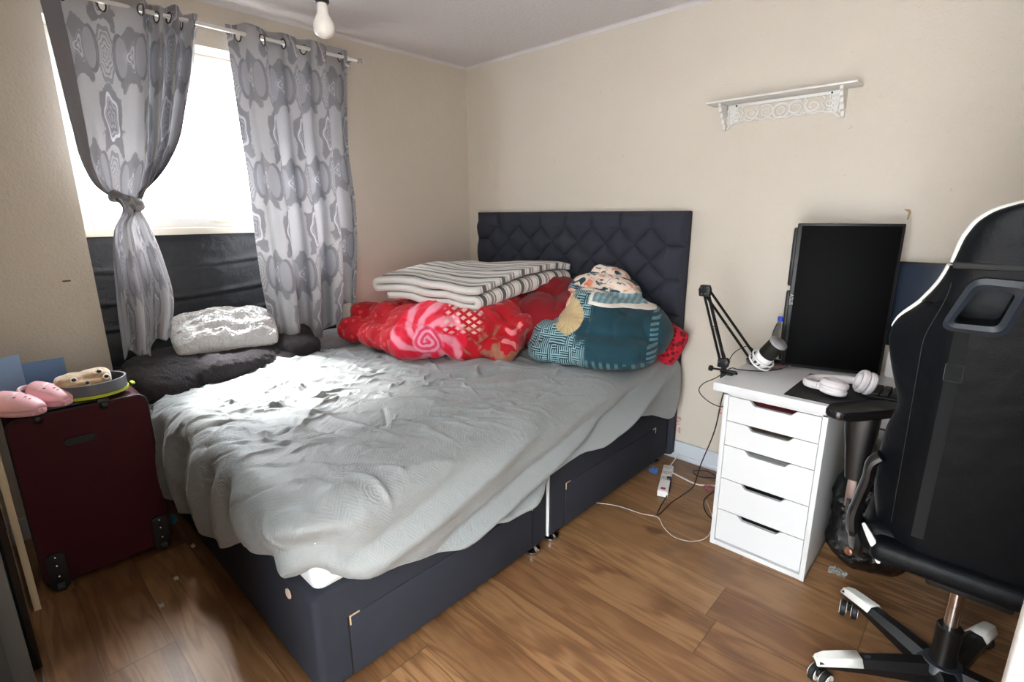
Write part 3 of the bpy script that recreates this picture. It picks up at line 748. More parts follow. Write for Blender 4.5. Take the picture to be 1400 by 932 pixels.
# pale line work (greek key like blocks) on the left and lower bands
kx=(sx*46); kz=(sy*46); cellk=tm.white(tm.comb(kx.floor(),kz.floor(),1.)); hor=(kz*2).frac().gt(.55); ver=(kx*2).frac().gt(.55)
key=hor*cellk.gt(.5)+ver*cellk.lt(.5); lft=1-(sx+.0).step(1.20,1.23)
band=(1-(sy+.0).step(.70,.72)); col=tm.mix(key.cl()*lft*.75*(tm.noise(g,5,2).step(.38,.46)),col,'#a9cdd2')
col=tm.mix(((sx*170).sin().gt(.2))*band*.5*(tm.noise(g,9,2).gt(.45)),col,'#6f98a0')
vd=((sx-1.52).abs().lt(.018))*((sy*260).sin().gt(0)); col=tm.mix(vd*.6*sy.step(.70,.72),col,'#6d98a2')
# cream border bar, then a light blue hatched strip, then the flower ground
ln=sy-(.955-(sx-1.25)*.10)
hat=tm.mix(((sx*220).sin().gt(.1))*.5,'#6d8f98','#a9c2c6')
flow=tm.ramp(tm.noise(g,11,3,.5,1.2),[(.30,'#17323a'),(.42,'#27424a'),(.47,'#e8d9cc'),(.58,'#efd9c8'),(.64,'#dd8f70'),(.74,'#c9694c')])
up=ln.step(.0,.004); rt=(sx).step(1.20,1.205)
col=tm.mix(up*rt,col,hat); col=tm.mix(((ln-.008).abs().lt(.008))*rt,col,'#e9e1d6')
col=tm.mix(((sx-1.205).abs().lt(.008))*ln.gt(0)*ln.lt(.06),col,'#e9e1d6')
col=tm.mix((ln-.045).step(0,.006),col,flow)
# gold flower bottom left
fx=sx-1.10; fz=sy-.90; fd=(fx*fx+fz*fz*.7).sqrt()+tm.noise(g,14,2)*.04; an=fz.atan2(fx)
gold=tm.mix(tm.noise(tm.comb(an*3,fd*6,0.),3,3),'#8f7447','#d9c49b'); col=tm.mix(1-fd.step(.095,.10),col,gold)
fx=sx-1.05; fz=sy-.965; fd=(fx*fx+fz*fz*1.6).sqrt()+tm.noise(g,14,2)*.03; col=tm.mix(1-fd.step(.06,.064),col,tm.mix(fd.step(.03,.06),'#e0784e','#efc7b0'))
tm.color(col); tm.b.inputs['Sheen Weight'].default_value=.1; tm.bump(tm.noise(g,260,2),.0014); TEAL=tm.m
tb=blob('teal_blanket',[(1.52,-.42,.80,.26,.24,.15,.2),(1.42,-.30,.95,.20,.13,.12,.15,.12),(1.40,-.22,1.035,.11,.08,.075,.1,.35),(1.30,-.50,.76,.15,.22,.11,.3),
  (1.60,-.52,.74,.24,.20,.095,.15),(1.64,-.36,.82,.20,.18,.14,.1,.35),(1.38,-.66,.71,.15,.10,.065,.35),(1.26,-.60,.72,.08,.13,.08,.2),(1.5,-.45,.90,.17,.17,.10,.1,.25)],
  .010,TEAL,disp=[(.014,2.6,'b',(1,1,1.2),13),(.010,7,'b',(1,1,1),15)],smooth_it=5)
tag(tb,'teal fleece blanket with orange flowers bundled against the headboard','blanket')
# striped duvet folded in layers
st=Mt('striped_cotton','#c9c4be',.85,spec=.2); uv=st.coord('UV'); x,y,z=st.xyz(uv)
s=(y*7.4).frac()
col=st.ramp(s,[(0,'#d9d5cf'),(.12,'#a79f9a'),(.16,'#dedad4'),(.22,'#5b5a5b'),(.38,'#6b6a69'),(.40,'#d9d5cf'),(.46,'#a79f9a'),(.50,'#dcd8d2'),(.62,'#8b8683'),(.74,'#d8cfcb'),(.80,'#77736f'),(.86,'#dcd8d2')])
for e in st.t.nodes:
    if e.type=='VALTORGB': e.color_ramp.interpolation='CONSTANT'
st.color(col); g=st.coord(); st.bump(st.noise(g,20,4),.004); st.b.inputs['Sheen Weight'].default_value=.2; STR=st.m
def folded():
    # sheet path: a three-layer zig-zag seen from the right-hand side, extruded towards the headboard
    A=Vector((.36,-1.08,0)); Bv=Vector((1.04,-.90,0)); back=Vector((.06,.76,0)).normalized()
    path=[]; L=(Bv-A).length; r=.020; lay=.042
    def p(s,h): path.append((s,h))
    for i in range(40): p(.10+(L-.12)*i/39,0)
    for i in range(1,14): a=-PI/2+PI*i/14; p(L-.02+r*math.cos(a),r+r*math.sin(a))
    for i in range(40): p(L-.02-(L-.05)*i/39,2*r+.002)
    for i in range(1,14): a=-PI/2-PI*i/14; p(.03+ .022*math.cos(a),2*r+.024+.022*math.sin(a))
    for i in range(46): p(.03+(L-.02)*i/45,2*r+.046)
    path=np.array(path); n=len(path); nv=70
    sl=np.concatenate([[0],np.cumsum(np.linalg.norm(np.diff(path,axis=0),axis=1))])
    V=[];UV=[]
    dr=(Bv-A).normalized()
    for j in range(nv):
        t=j/(nv-1); off=back*(.70*t)
        for i in range(n):
            s,h=path[i]
            q=A+dr*s+off; z=.935+h+.065*t+.012*math.sin(s*7+t*4)+ (.02*math.sin(PI*t))*(h/.09)-.035*max(0,(s-L+.12)/.12)*(1-t)*0
            V.append((q.x,q.y,z)); UV.append((sl[i],.70*t+0*s))
    V=np.array(V); P=V.copy(); h=.008*pn(P,5,21)+.006*ridge(P,4,22); V[:,2]+=h; V[:,1]+=.01*pn(P,6,23)
    m=MB().grid(V.tolist(),n,nv); o=m.build('striped_duvet',STR,smooth=80,fixn=False,uvs=np.array(UV))
    md=o.modifiers.new('t','SOLIDIFY'); md.thickness=.034; md.offset=0
    tag(o,'folded white duvet with grey stripes lying on top of the red blankets','duvet')
folded()
# small red lid by the teal blanket
m=MB().lathe([(.014,0),(.015,.004),(.013,.008),(0,.009)],20,M=T(1.70,-.42,.655),cap=False); tag(m.build('plastic_token',plain('red_plastic','#c4121a',.3)),'tiny red plastic piece lying on the quilt beside the teal blanket','plastic token')

# ---------------------------------------------------------------- ledge bedding in the window recess
fur=Mt('dark_grey_fur','#3a3636',.9,spec=.15); g=fur.geo()
f1=fur.noise(fur.coord('Object',scale=(5,60,60),rot=(0,0,.3)),3,4,.7)
fur.color(fur.mix(f1*.6+fur.noise(g,9,3)*.4,'#1c1a1c','#565257')); fur.b.inputs['Sheen Weight'].default_value=.15; fur.b.inputs['Sheen Roughness'].default_value=.5; fur.bump(f1,.012); fur.bump(fur.noise(g,160,3,.7),.006); fur.b.inputs['Specular IOR Level'].default_value=.02; FUR=fur.m
fb=blob('fur_throw',[(.03,-2.02,.660,.20,.22,.058,.1,.05),(.19,-2.12,.605,.11,.14,.095,.25),(.14,-2.23,.62,.10,.05,.08,.1),(.02,-1.7,.655,.20,.28,.055,0),(.18,-1.82,.64,.11,.22,.07,.12),(.10,-1.50,.665,.16,.11,.062,.9),(.0,-1.42,.70,.14,.06,.075,.2),(.19,-1.62,.625,.07,.16,.04,.2)],
  .008,FUR,disp=[(.016,3.2,'r',(1,1,1),31),(.006,8,'n',(1,1,1),32),(.004,26,'r',(1,1,1),33),(.0035,60,'n',(1,1,1),34)],smooth_it=3)
tag(fb,'dark charcoal fur throw on the ledge below the window, beside the bed','throw')
LG=fabric('slate_grey_fleece','#6f7178',300,.0015,.12,sheen=.6)
gb=blob('grey_throw',[(.06,-1.2,.635,.20,.22,.045,.1),(.10,-1.05,.63,.14,.13,.035,0),(.13,-1.27,.655,.10,.10,.03,.5),(.0,-1.14,.64,.12,.10,.05,0)],.012,LG,disp=[(.010,4,'r',(1,1,1),41),(.004,10,'n',(1,1,1),42)])
tag(gb,'mid grey fleece throw on the ledge under the right curtain','throw')
pl=Mt('white_plush','#d4d3d2',.9,spec=.2); g=pl.coord(); f1=pl.noise(g,26,5,.75,.6); pl.color(pl.mix(f1,'#cfced0','#fbfbfb')); pl.b.inputs['Sheen Weight'].default_value=.6; pl.bump(f1,.012); pl.bump(pl.noise(g,130,2),.002); pl.b.inputs['Specular IOR Level'].default_value=.03; PLUSH=pl.m
pillow('white_cushion',None,.15,.265,.085,T(.03,-1.79,.795)@RZ(-.17)@RY(.60),PLUSH,'shaggy white cushion leaning on the black sheet below the window','cushion',.016,9,n=150,shag=.004)

# ---------------------------------------------------------------- suitcase and what is on it
MAROON=fabric('maroon_nylon','#3d141b',1100,.0005,.2,.75,.0)
sc=thing('suitcase',(.42,-2.48,0),'dark red upright fabric suitcase standing between wardrobe and bed','suitcase')
SX0,SX1,SY0,SY1=.27,.55,-2.685,-2.275
def rrect(y0,y1,z0,z1,r,n=6):
    p=[]
    for cy,cz,a0 in((y1-r,z1-r,0),(y0+r,z1-r,PI/2),(y0+r,z0+r,PI),(y1-r,z0+r,3*PI/2)):
        for i in range(n+1): a=a0+PI/2*i/n; p.append((cy+r*math.cos(a),cz+r*math.sin(a)))
    return p
MYZ=Matrix(((0,0,1,0),(1,0,0,0),(0,1,0,0),(0,0,0,1)))
m=MB(); m.prism(rrect(SY0,SY1,.035,.70,.035),SX0,SX1,MYZ,bev=.008); m.build('shell',MAROON,sc)
for xx in(SX0+.02,SX1-.008):
    pp=[(xx,a,b) for a,b in rrect(SY0-.001,SY1+.001,.034,.701,.036)]; MB().tube(pp,.0045,8,closed=True).build('piping',RUBBER,sc)
for yy in(-2.645,-2.31):
    gd=MB(); gd.prism(rrect(yy-.028,yy+.028,.012,.165,.018),SX1-.03,SX1+.012,MYZ,bev=.003); g_=gd.build('wheel_guard',PITCH,sc)
    for zz in(.07,.115,.15): MB().lathe([(.0045,0),(.0035,.002),(0,.003)],10,M=align((SX1+.0115,yy,zz),(1,0,0)),cap=False).build('rivet',CHROME,g_)
    MB().lathe([(.018,-.014),(.024,-.011),(.024,.011),(.018,.014)],20,M=align((SX1-.004,yy,.024),(0,1,0))).build('wheel',RUBBER,sc)
MB().prism(rrect(-2.545,-2.455,.565,.595,.008),SX1-.001,SX1+.009,MYZ,bev=.003).build('name_tag_holder',RUBBER,sc)
h=MB(); h.box((SX1-.06,-2.605,.700),(SX1-.035,-2.40,.712),.004)
for yy in(-2.60,-2.41): h.box((SX1-.07,yy-.02,.696),(SX1-.004,yy+.02,.716),.006); h.lathe([(.014,0),(.014,.008),(.008,.012)],14,M=align((SX1-.002,yy,.69),(1,0,0)))
h.build('pull_handle',BLACKP,sc)
# blue folder boards behind
bf=thing('blue_folder',(.30,-2.56,.70),'open light blue card folder standing on the suitcase against the wall','folder')
BLU=plain('blue_card','#7d9cc0',.6); BLU2=plain('blue_card_inner','#5878a2',.6)
MB().box((0,-.0015,0),(.17,.0015,.185),.0005,M=T(.30,-2.60,.70)@RZ(math.radians(-65))).build('cover',BLU,bf)
MB().box((.297,-2.60,.70),(.300,-2.475,.848),.0005).build('back_board',BLU2,bf)
# rubber clog sandals, pink
PINK=plain('pink_foam','#ecb6c0',.45,bs=50,bd=.0006,var=.06); PINK2=plain('pale_pink_foam','#efd0d4',.4)
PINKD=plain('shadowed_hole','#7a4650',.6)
def clog(loc,rz,label):
    r=thing('pink_sandal',loc,label,'sandal','pink clog sandals on the suitcase')
    M=T(*loc)@RZ(rz)
    n=28; out=[(-.105,0,.030),(-.06,0,.034),(0,0,.030),(.05,0,.038),(.09,0,.036),(.115,0,.018)]
    V=[];rows=26
    for z,sc_ in((0,.9),(.004,.98),(.014,1.02),(.024,1.0),(.028,.93)):
        for i in range(44):
            a=2*PI*i/44; x=.118*math.cos(a); wv=.043*(1-.18*math.cos(a+PI)*0+.12*math.cos(a))*math.sin(a); b=1+.025*math.cos(22*a)*(1 if z in(.004,.014) else 0)
            V.append((x*sc_*b,wv*sc_*b,z))
    m=MB(); m.grid(V,44,5,closeu=True); m.add([v for v in V[:44]],[tuple(range(44))]); m.add([v for v in V[-44:]],[tuple(range(44))]); m2=MB(); m2.add(m.v,m.f,M); m2.build('sole',PINK,r)
    # upper: half dome over the toes with a scooped opening
    nu,nv=34,18; V=[]
    for j in range(nv):
        t=j/(nv-1)
        for i in range(nu):
            a=PI*i/(nu-1); x0=.112-.125*t-.02*math.sin(a)*t; w=.045*math.sqrt(max(.02,1-((x0-.01)/.108)**2)) ; hh=.004+.052*math.sin(t*1.5)**.6
            V.append((x0,w*math.cos(a)*1.0,.022+hh*math.sin(a)**.8))
    m=MB(); m.grid(V,nu,nv,M=M); u=m.build('upper',PINK,r,fixn=False); md=u.modifiers.new('t','SOLIDIFY'); md.thickness=.004
    for (hx_,hy_) in((.06,0),(.04,.018),(.04,-.018),(.075,.0)):
        zz_=.022+(.004+.052*math.sin(((.112-hx_)/.125)*1.5)**.6)*math.sqrt(1-(hy_/.045)**2)**.8
        MB().lathe([(.005,0),(.005,.0035),(0,.004)],10,M=M@T(hx_,hy_,zz_-.002),cap=False).build('vent_hole',PINKD,r)
    pts=[]
    for i in range(24): a=PI*i/23; pts.append((-.02-.075*math.sin(a),.043*math.cos(a),.040+.012*math.sin(a)))
    MB().tube(pts,.006,8,M=M,flat=1.6).build('heel_strap',PINK2,r)
    MB().tube([(.02-.012*math.cos(a*1.0)*1,.040*math.cos(a),.028+.046*math.sin(a)) for a in np.linspace(0,PI,20)],.0055,8,M=M,flat=1.5).build('trim_band',PINK2,r)
clog((.50,-2.655,.716),math.radians(38),'left of the two pink foam sandals, partly cut by the photo edge')
clog((.435,-2.565,.714),math.radians(30),'right of the two pink foam sandals, next to the grey ring case')
# grey ring case with lime trim, plush inside
rc=thing('ring_case',(.45,-2.43,.716),'grey oval band case with lime green underside lying on the suitcase','case')
GREYC=plain('slate_plastic','#5d6068',.35,var=.05); LIME=plain('lime_plastic','#b4c428',.4)
def oval(rx,ry,z,h,th,mat,name,n=64,M=None):
    V=[]
    for rr,zz in((1,z),(1,z+h),(1-th,z+h),(1-th,z)):
        for i in range(n): a=2*PI*i/n; V.append((rx*(rr)*math.cos(a),ry*rr*math.sin(a),zz))
    V+=V[:n]; m=MB(); m.grid(V,n,5,closeu=True,M=M); return m.build(name,mat,rc)
M=T(.445,-2.425,.722)@RZ(math.radians(-8))@RY(math.radians(3))
oval(.085,.115,.010,.045,.06,GREYC,'grey_band',M=M); oval(.088,.118,.0,.011,.12,LIME,'lime_base',M=M)
MB().lathe([(.0,.004),(.075,.004),(.075,.007),(0,.007)],40,M=M@Matrix.Diagonal((1,1.35,1,1)),cap=False).build('case_floor',BLACKP,rc)
MB().box((-.02,-.006,0),(.02,.006,.008),.002,M=T(.44,-2.292,.725)).build('clasp',LIME,rc)
tan=Mt('tan_plush','#b99468',.95); g=tan.coord(); tan.color(tan.mix(tan.noise(g,26,4,.6),'#8a6238','#dcc3a0')); tan.b.inputs['Sheen Weight'].default_value=.7; tan.bump(tan.noise(g,150,2),.002)
pt=thing('plush_slipper',(.44,-2.45,.74),'fluffy tan plush with dark round spots sitting inside the grey ring case','plush')
b_=blob('plush_body',[(.435,-2.475,.778,.055,.055,.028,0),(.44,-2.41,.785,.05,.055,.027,0),(.46,-2.44,.77,.05,.08,.022,0)],.005,tan.m,pt,disp=[(.003,30,'n',(1,1,1),3)],smooth_it=3)
WHF=plain('white_felt','#e6ded2',.8)
for (x,y,z) in((.487,-2.475,.792),(.475,-2.395,.806),(.503,-2.44,.776),(.497,-2.378,.787)):
    d=Vector((.8,-.15,.75)).normalized(); e=MB().lathe([(.012,-.004),(.012,.001),(.009,.003),(0,.0032)],18,M=align((x,y,z),d),cap=False).build('spot_ring',WHF,pt)
    MB().lathe([(.0075,.002),(.007,.005),(.004,.0068),(0,.0072)],16,M=align((x,y,z),d),cap=False).build('dark_spot',BLACKP,e)

# ---------------------------------------------------------------- wardrobe with sliding doors, seen edge on at the left
CREAM=plain('cream_laminate','#cfc0a2',.45); BGL=plain('black_gloss','#060607',.08)
MIR=plain('dark_mirror','#20262c',.06,.9); ALU=plain('grey_aluminium','#7f8488',.35,.6)
wr=thing('wardrobe',(1.3,-3.0,0),'sliding door wardrobe with black gloss and cream panels, left edge of the room','wardrobe')
MB().box((.60,-3.33,.0),(2.2,-3.31,2.25)).build('back_panel',CREAM,wr)
MB().box((.595,-2.732,.0),(.615,-2.712,2.25),.001).box((.30,-2.732,.0),(.60,-2.715,2.25)).build('end_panel',CREAM,wr)
MB().box((.62,-2.765,.02),(.98,-2.738,2.23),.001).build('black_door',BGL,wr)
MB().box((.60,-2.79,.0),(.98,-2.768,2.25),.001).build('cream_door',CREAM,wr)
MB().box((.60,-3.31,.0),(.62,-2.80,2.25)).box((2.18,-3.31,0),(2.2,-2.80,2.25)).build('side_panel',CREAM,wr)
MB().box((.60,-3.31,2.25),(2.2,-2.74,2.29)).build('top_panel',CREAM,wr)
d=MB().box((1.06,-2.815,.03),(2.15,-2.800,2.22)).build('mirror_door',MIR,wr)
MB().box((1.03,-2.815,.015),(1.06,-2.758,2.24),.002).box((1.03,-2.815,.012),(2.15,-2.79,.04),.002).box((1.03,-2.815,2.21),(2.15,-2.79,2.24),.002).build('door_frame',ALU,d)
MB().box((.62,-2.745,.0),(2.2,-2.741,.006),.001).build('floor_track',ALU,wr)
# door leaf at the right edge, opened into the room
dr=MB().box((3.033,-2.085,.01),(3.84,-2.045,2.0),.003).build('door_1',WHITE); struct(dr)
hd_=MB(); hd_.tube([(3.12,-2.085,1.0),(3.12,-2.13,1.0),(3.24,-2.13,1.0)],.009,10); hd_.build('door_handle',CHROME,dr)
# doorway lining behind the viewer
m=MB(); m.box((2.42,RY1-.16,0),(2.45,RY1+.02,2.08)); m.box((3.35,RY1-.16,0),(3.38,RY1+.02,2.08)); m.box((2.42,RY1-.16,2.05),(3.38,RY1+.02,2.08)); struct(m.build('door_2',WHITE,smooth=0))

# ---------------------------------------------------------------- desk, drawer unit
LAM=plain('white_laminate','#d2d3d4',.38,var=.01); LAMS=plain('white_laminate_side','#d9d8d6',.42)
DK=plain('drawer_gap_dark','#16110f',.8)
dt=thing('desk',(2.9,-.38,0),'white desk standing on the drawer unit against the back wall','desk')
MB().box((2.21,-.70,.700),(3.62,-.09,.735),.002).build('desk_top',LAM,dt)
MB().box((2.70,-.12,.40),(3.58,-.105,.70),.001).build('back_rail',LAM,dt)
MB().box((2.64,-.64,.672),(3.58,-.62,.699),.001).build('under_rail',plain('brown_rail','#5d3d2c',.6),dt)
for xx,yy in((3.57,-.65),(3.57,-.14)): MB().tube([(xx,yy,.0),(xx,yy,.70)],.02,18).build('leg',LAM,dt)
cab=thing('drawer_unit',(2.43,-.37,0),'white five-drawer unit with cut-out grips under the left end of the desk','drawer unit')
cx0,cx1,cy0,cy1=2.245,2.615,-.668,-.10
m=MB(); t=.018
m.box((cx0,cy0,0),(cx0+t,cy1,.70),.001); m.box((cx1-t,cy0,0),(cx1,cy1,.70),.001); m.box((cx0,cy0,.682),(cx1,cy1,.70),.001); m.box((cx0,cy0+.002,0),(cx1,cy1,.02),.001); m.box((cx0,cy1-.01,0),(cx1,cy1,.70))
m.build('carcass',LAM,cab)
zt=.680; cols=['#7a2027','#6b5f50','#b9b9b4','#2d2a29','#2a2726']
for i,hh in enumerate((.106,.106,.150,.144,.144)):
    z1_=zt-.0015; z0_=zt-hh+.0015; zt-=hh
    xa,xb=cx0+t+.002,cx1-t-.002; ca=(xa+xb)/2; w2,w1,dp=.088,.062,.020
    poly=[(xa,z0_),(xb,z0_),(xb,z1_),(ca+w2,z1_)]
    for k in range(1,9): a=k/9; poly.append((ca+w2-(w2-w1)*a,z1_-dp*(.5-.5*math.cos(PI*a))))
    poly.append((ca+w1,z1_-dp)); poly.append((ca-w1,z1_-dp))
    for k in range(1,9): a=k/9; poly.append((ca-w1-(w2-w1)*a,z1_-dp*(.5+.5*math.cos(PI*a))))
    poly.append((ca-w2,z1_)); 
    poly.append((xa,z1_))
    MXZ=T(0,cy0+.018,0)@RX(PI/2)
    d=MB().prism(poly,0,.016,MXZ).build('drawer',LAM,cab,smooth=0)
    ins=MB(); ins.box((xa+.01,cy0+.03,z0_+.01),(xb-.01,cy1-.03,z0_+.018)); ins.box((xa+.01,cy0+.03,z0_),(xa+.02,cy1-.03,z1_-.035)); ins.box((xb-.02,cy0+.03,z0_),(xb-.01,cy1-.03,z1_-.035)); ins.box((xa+.02,cy0+.06,z0_+.02),(xb-.02,cy1-.06,z1_-.03)); 
    ins.build('drawer_box',plain('drawer_contents_%d'%i,cols[i],.8,bs=30,bd=.01) if i<3 else DK,d)

# desk mat, keyboard, headphones
MAT=plain('black_desk_mat','#0e0e0f',.6,bs=400,bd=.0004)
tag(MB().prism([(2.462,-.672),(3.18,-.680),(3.18,-.33),(2.466,-.325)],.7355,.7385,bev=.001).build('desk_mat',MAT),'black desk mat on the white desk under the headphones','mat')
kb=thing('keyboard',(2.88,-.45,.739),'black keyboard on the desk mat beside the headphones','keyboard')
MB().box((2.70,-.53,.739),(3.13,-.39,.757),.004).build('case',BLACKP,kb)
KEYM=plain('key_black','#141416',.5)
ky=MB()
for r in range(5):
    for c in range(15): ky.box((2.708+.0275*c,-.524+.0255*r,.757),(2.731+.0275*c,-.503+.0255*r,.765),.002,seg=1)
ky.build('keys',KEYM,kb)
hp=thing('headphones',(2.60,-.50,.739),'white over-ear headphones lying on the black desk mat','headphones')
HW=plain('headphone_white','#dcd6d8',.38); HG=plain('ear_pad_white','#cfc9cb',.6)
def cup(c,d,r,h):
    M=align(c,d)
    MB().lathe([(r*.3,-h*.5),(r*.8,-h*.48),(r*.97,-h*.36),(r,-h*.15),(r*.93,-h*.08),(r*.93,-.0)],36,M=M).build('ear_cup',HW,hp)
    MB().lathe([(r*.55,-.002),(r*.9,0),(r*1.0,h*.12),(r*1.0,h*.34),(r*.86,h*.5),(r*.6,h*.46),(r*.5,h*.2),(r*.45,.0)],36,M=M).build('ear_pad',HG,hp)
cup((2.60,-.575,.772),(.10,.12,.97),.047,.052); cup((2.685,-.50,.790),(-.70,-.30,.25),.044,.052)
band=spline([(2.56,-.595,.772),(2.515,-.575,.768),(2.495,-.52,.762),(2.515,-.455,.760),(2.575,-.42,.762),(2.64,-.425,.768),(2.69,-.455,.776),(2.70,-.48,.785)],8)
MB().tube(band,.0085,10,flat=1.7).build('headband',HW,hp)
MB().tube([(2.555,-.60,.775),(2.535,-.592,.773)],.012,10).build('yoke',HW,hp)

# monitors
mo=thing('monitor',(2.51,-.2,.735),'black monitor turned upright, screen off, on the desk behind the headphones','monitor','black monitors on the desk')
SCR=plain('black_screen','#030304',.6,spec=.08); 
Pl=Vector((2.338,-.285,0)); Pr=Vector((2.690,-.190,0)); dd=(Pr-Pl).normalized(); ang=math.atan2(dd.y,dd.x); Mm=T(Pl.x,Pl.y,0)@RZ(ang); W_m=(Pr-Pl).length
MB().box((0,0,.742),(W_m,.016,1.352),.004,M=Mm).build('housing',BLACKP,mo)
MB().box((.016,-.0015,.752),(W_m-.010,.001,1.342),.0005,M=Mm).build('screen',SCR,mo)
m=MB(); V=[]
pr=[(0,0),(0,.006),(.02,.014),(.05,.018)]
bk=MB(); bk.box((-.012,.012,.76),(W_m-.03,.040,1.07),.008,M=Mm); bk.box((-.012,.012,1.09),(W_m-.03,.040,1.335),.008,M=Mm); bk.box((.03,.03,.80),(W_m-.06,.062,1.30),.012,M=Mm); bk.build('rear_cover',BLACKP,mo)
MB().box((.13,.06,.735),(.19,.085,1.10),.006,M=Mm).build('stand_neck',BLACKP,mo)
MB().box((.04,.02,.735),(.30,.17,.745),.004,M=Mm).build('stand_base',BLACKP,mo)
def text(s,size,M,mat,name,parent,ext=.0004):
    cu_=bpy.data.curves.new(name,'FONT'); cu_.body=s; cu_.size=size; cu_.extrude=ext; cu_.align_x='CENTER'; cu_.align_y='CENTER'
    o=bpy.data.objects.new(name,cu_); C.objects.link(o); dg=bpy.context.evaluated_depsgraph_get(); me=bpy.data.meshes.new_from_object(o.evaluated_get(dg)); bpy.data.objects.remove(o)
    q=bpy.data.objects.new(name,me); C.objects.link(q); me.materials.append(mat); me.transform(T(*(-world(parent)))@M); q.parent=parent; return q
text('ASUS',.021,Mm@T(.0085,-.0022,1.035)@RX(PI/2)@RZ(-PI/2),plain('logo_silver','#9a9a9a',.4),'logo',mo)
m2=thing('monitor',(2.97,-.10,.735),'wide dark blue screen behind the chair, right of the upright monitor','monitor','black monitors on the desk')
SC2=plain('dark_blue_screen','#2a3343',.22,spec=.5)
MB().box((2.66,-.075,.85),(3.28,-.05,1.200),.005).build('housing',BLACKP,m2); MB().box((2.666,-.078,.862),(3.274,-.074,1.192),.0005).build('screen',SC2,m2)
MB().box((2.94,-.07,.735),(3.0,-.05,.87),.004).build('stand_neck',BLACKP,m2); MB().box((2.85,-.17,.7355),(3.10,-.03,.745),.003).build('stand_base',BLACKP,m2)
wt=thing('white_router',(2.735,-.13,.735),'white plastic box standing on the desk between monitor and chair','box')
m=MB().prism(rrect(2.70,2.80,.0,.11,.01),-.16,-.12,T(0,0,.7355)@Matrix(((1,0,0,0),(0,0,1,0),(0,1,0,0),(0,0,0,1))),bev=.002); m.build('case',BRUSHW,wt)
MB().tube([(2.71,-.115,.7355),(2.71,-.115,.90)],.008,10).build('antenna',BRUSHW,wt)

# water bottle
bo=thing('water_bottle',(2.325,-.23,.735),'clear plastic bottle with a blue cap behind the microphone','bottle')
pb=Mt('clear_plastic','#ffffff',.04,spec=.5); pb.b.inputs['Transmission Weight'].default_value=1.; pb.b.inputs['IOR'].default_value=1.15; pb.b.inputs['Base Color'].default_value=(.93,.95,.96,1)
Mo=T(2.310,-.25,.7355)
prof=[(.026,0),(.030,.004),(.031,.02),(.0295,.03),(.031,.04),(.031,.09),(.0295,.10),(.031,.11),(.031,.125),(.027,.15),(.019,.175),(.0135,.19),(.0125,.20)]
MB().lathe(prof,32,M=Mo,cap=False).lathe([(r-.0012,z+.001) for r,z in prof],32,M=Mo,cap=False).build('bottle_body',pb.m,bo,fixn=False)
MB().lathe([(.0150,0),(.0155,.001),(.0155,.016),(.0140,.018),(0,.018)],32,M=Mo@T(0,0,.195),cap=True).build('cap',plain('blue_cap','#2340b8',.35),bo)

# microphone boom arm
ba=thing('boom_arm',(2.19,-.55,.735),'black scissor boom arm clamped to the left edge of the desk','microphone arm')
P0=Vector((2.185,-.55,.775)); P1=Vector((2.065,-.51,1.075)); P2=Vector((2.285,-.46,.785))
c=MB(); c.box((2.195,-.58,.736),(2.235,-.52,.744),.002); c.box((2.188,-.58,.66),(2.205,-.52,.744),.003); c.box((2.188,-.575,.655),(2.235,-.525,.664),.002)
c.tube([(2.203,-.55,.664),(2.203,-.55,.642)],.006,10); c.build('desk_clamp',BLACKM,ba)
MB().lathe([(.012,0),(.015,.006),(.012,.014),(.010,.03)],20,M=T(2.19,-.55,.735)).build('pivot_base',BLACKM,ba)
k=MB(); k.tube([(2.15,-.585,.755),(2.225,-.585,.758)],.0045,8); k.lathe([(.011,0),(.012,.003),(.012,.012),(.010,.014)],14,M=align((2.142,-.585,.755),(1,0,0)))
k.tube([(2.225,-.585,.758),(2.262,-.60,.757)],.006,8); k.build('wing_knob',BLACKM,ba)
n_=Vector((.0,-1,0))
def bar(a,b,off,r=.0062):
    return [tuple(Vector(a)+Vector(off)),tuple(Vector(b)+Vector(off))]
dv=(P1-P0).normalized(); sd=dv.cross(Vector((0,1,0))).normalized()
MB().tube(bar(P0,P1,sd*.010),.0058,4).tube(bar(P0,P1,sd*-.010),.0058,4).tube(bar(P0,P1,sd*-.002+Vector((0,.012,0))),.0058,4).build('lower_bars',BLACKM,ba,smooth=0)
dv2=(P2-P1).normalized(); sd2=dv2.cross(Vector((0,1,0))).normalized()
MB().tube(bar(P1,P2,sd2*.013),.0056,4).tube(bar(P1,P2,sd2*-.013),.0056,4).build('upper_bars',BLACKM,ba,smooth=0)
MB().prism([(-.022,-.03),(.022,-.03),(.026,.0),(.018,.02),(-.018,.02),(-.026,.0)],-.012,.012,T(*P1)@RX(PI/2),bev=.003).build('joint',BLACKM,ba)
MB().prism([(-.02,-.016),(.02,-.016),(.026,.012),(.016,.026),(-.02,.02)],-.012,.012,T(*P0)@RX(PI/2),bev=.003).build('joint',BLACKM,ba)
MB().prism([(-.02,-.016),(.02,-.02),(.03,.0),(.016,.018),(-.018,.016)],-.011,.011,T(*P2)@RX(PI/2),bev=.003).build('joint',BLACKM,ba)
def bolt(p): MB().lathe([(.0038,0),(.003,.002),(0,.0026)],10,M=align(tuple(p),(0,-1,0)),cap=False).build('bolt',CHROME,ba)
for Pq in (P1,P0,P2):
    for dx,dz in((-.013,.008),(.013,.010),(-.007,-.018),(.008,-.016)):
        if Pq is P1 or dz>0: bolt(Pq+Vector((dx,-.0125,dz)))
bolt((P0+P1)/2+Vector((.002,-.008,0))); bolt((P1+P2)/2+Vector((-.008,-.008,0)))
sp_=[]; a0=P0+Vector((.018,-.008,.01)); b0=P0+(P1-P0)*.48+Vector((.004,-.008,0))
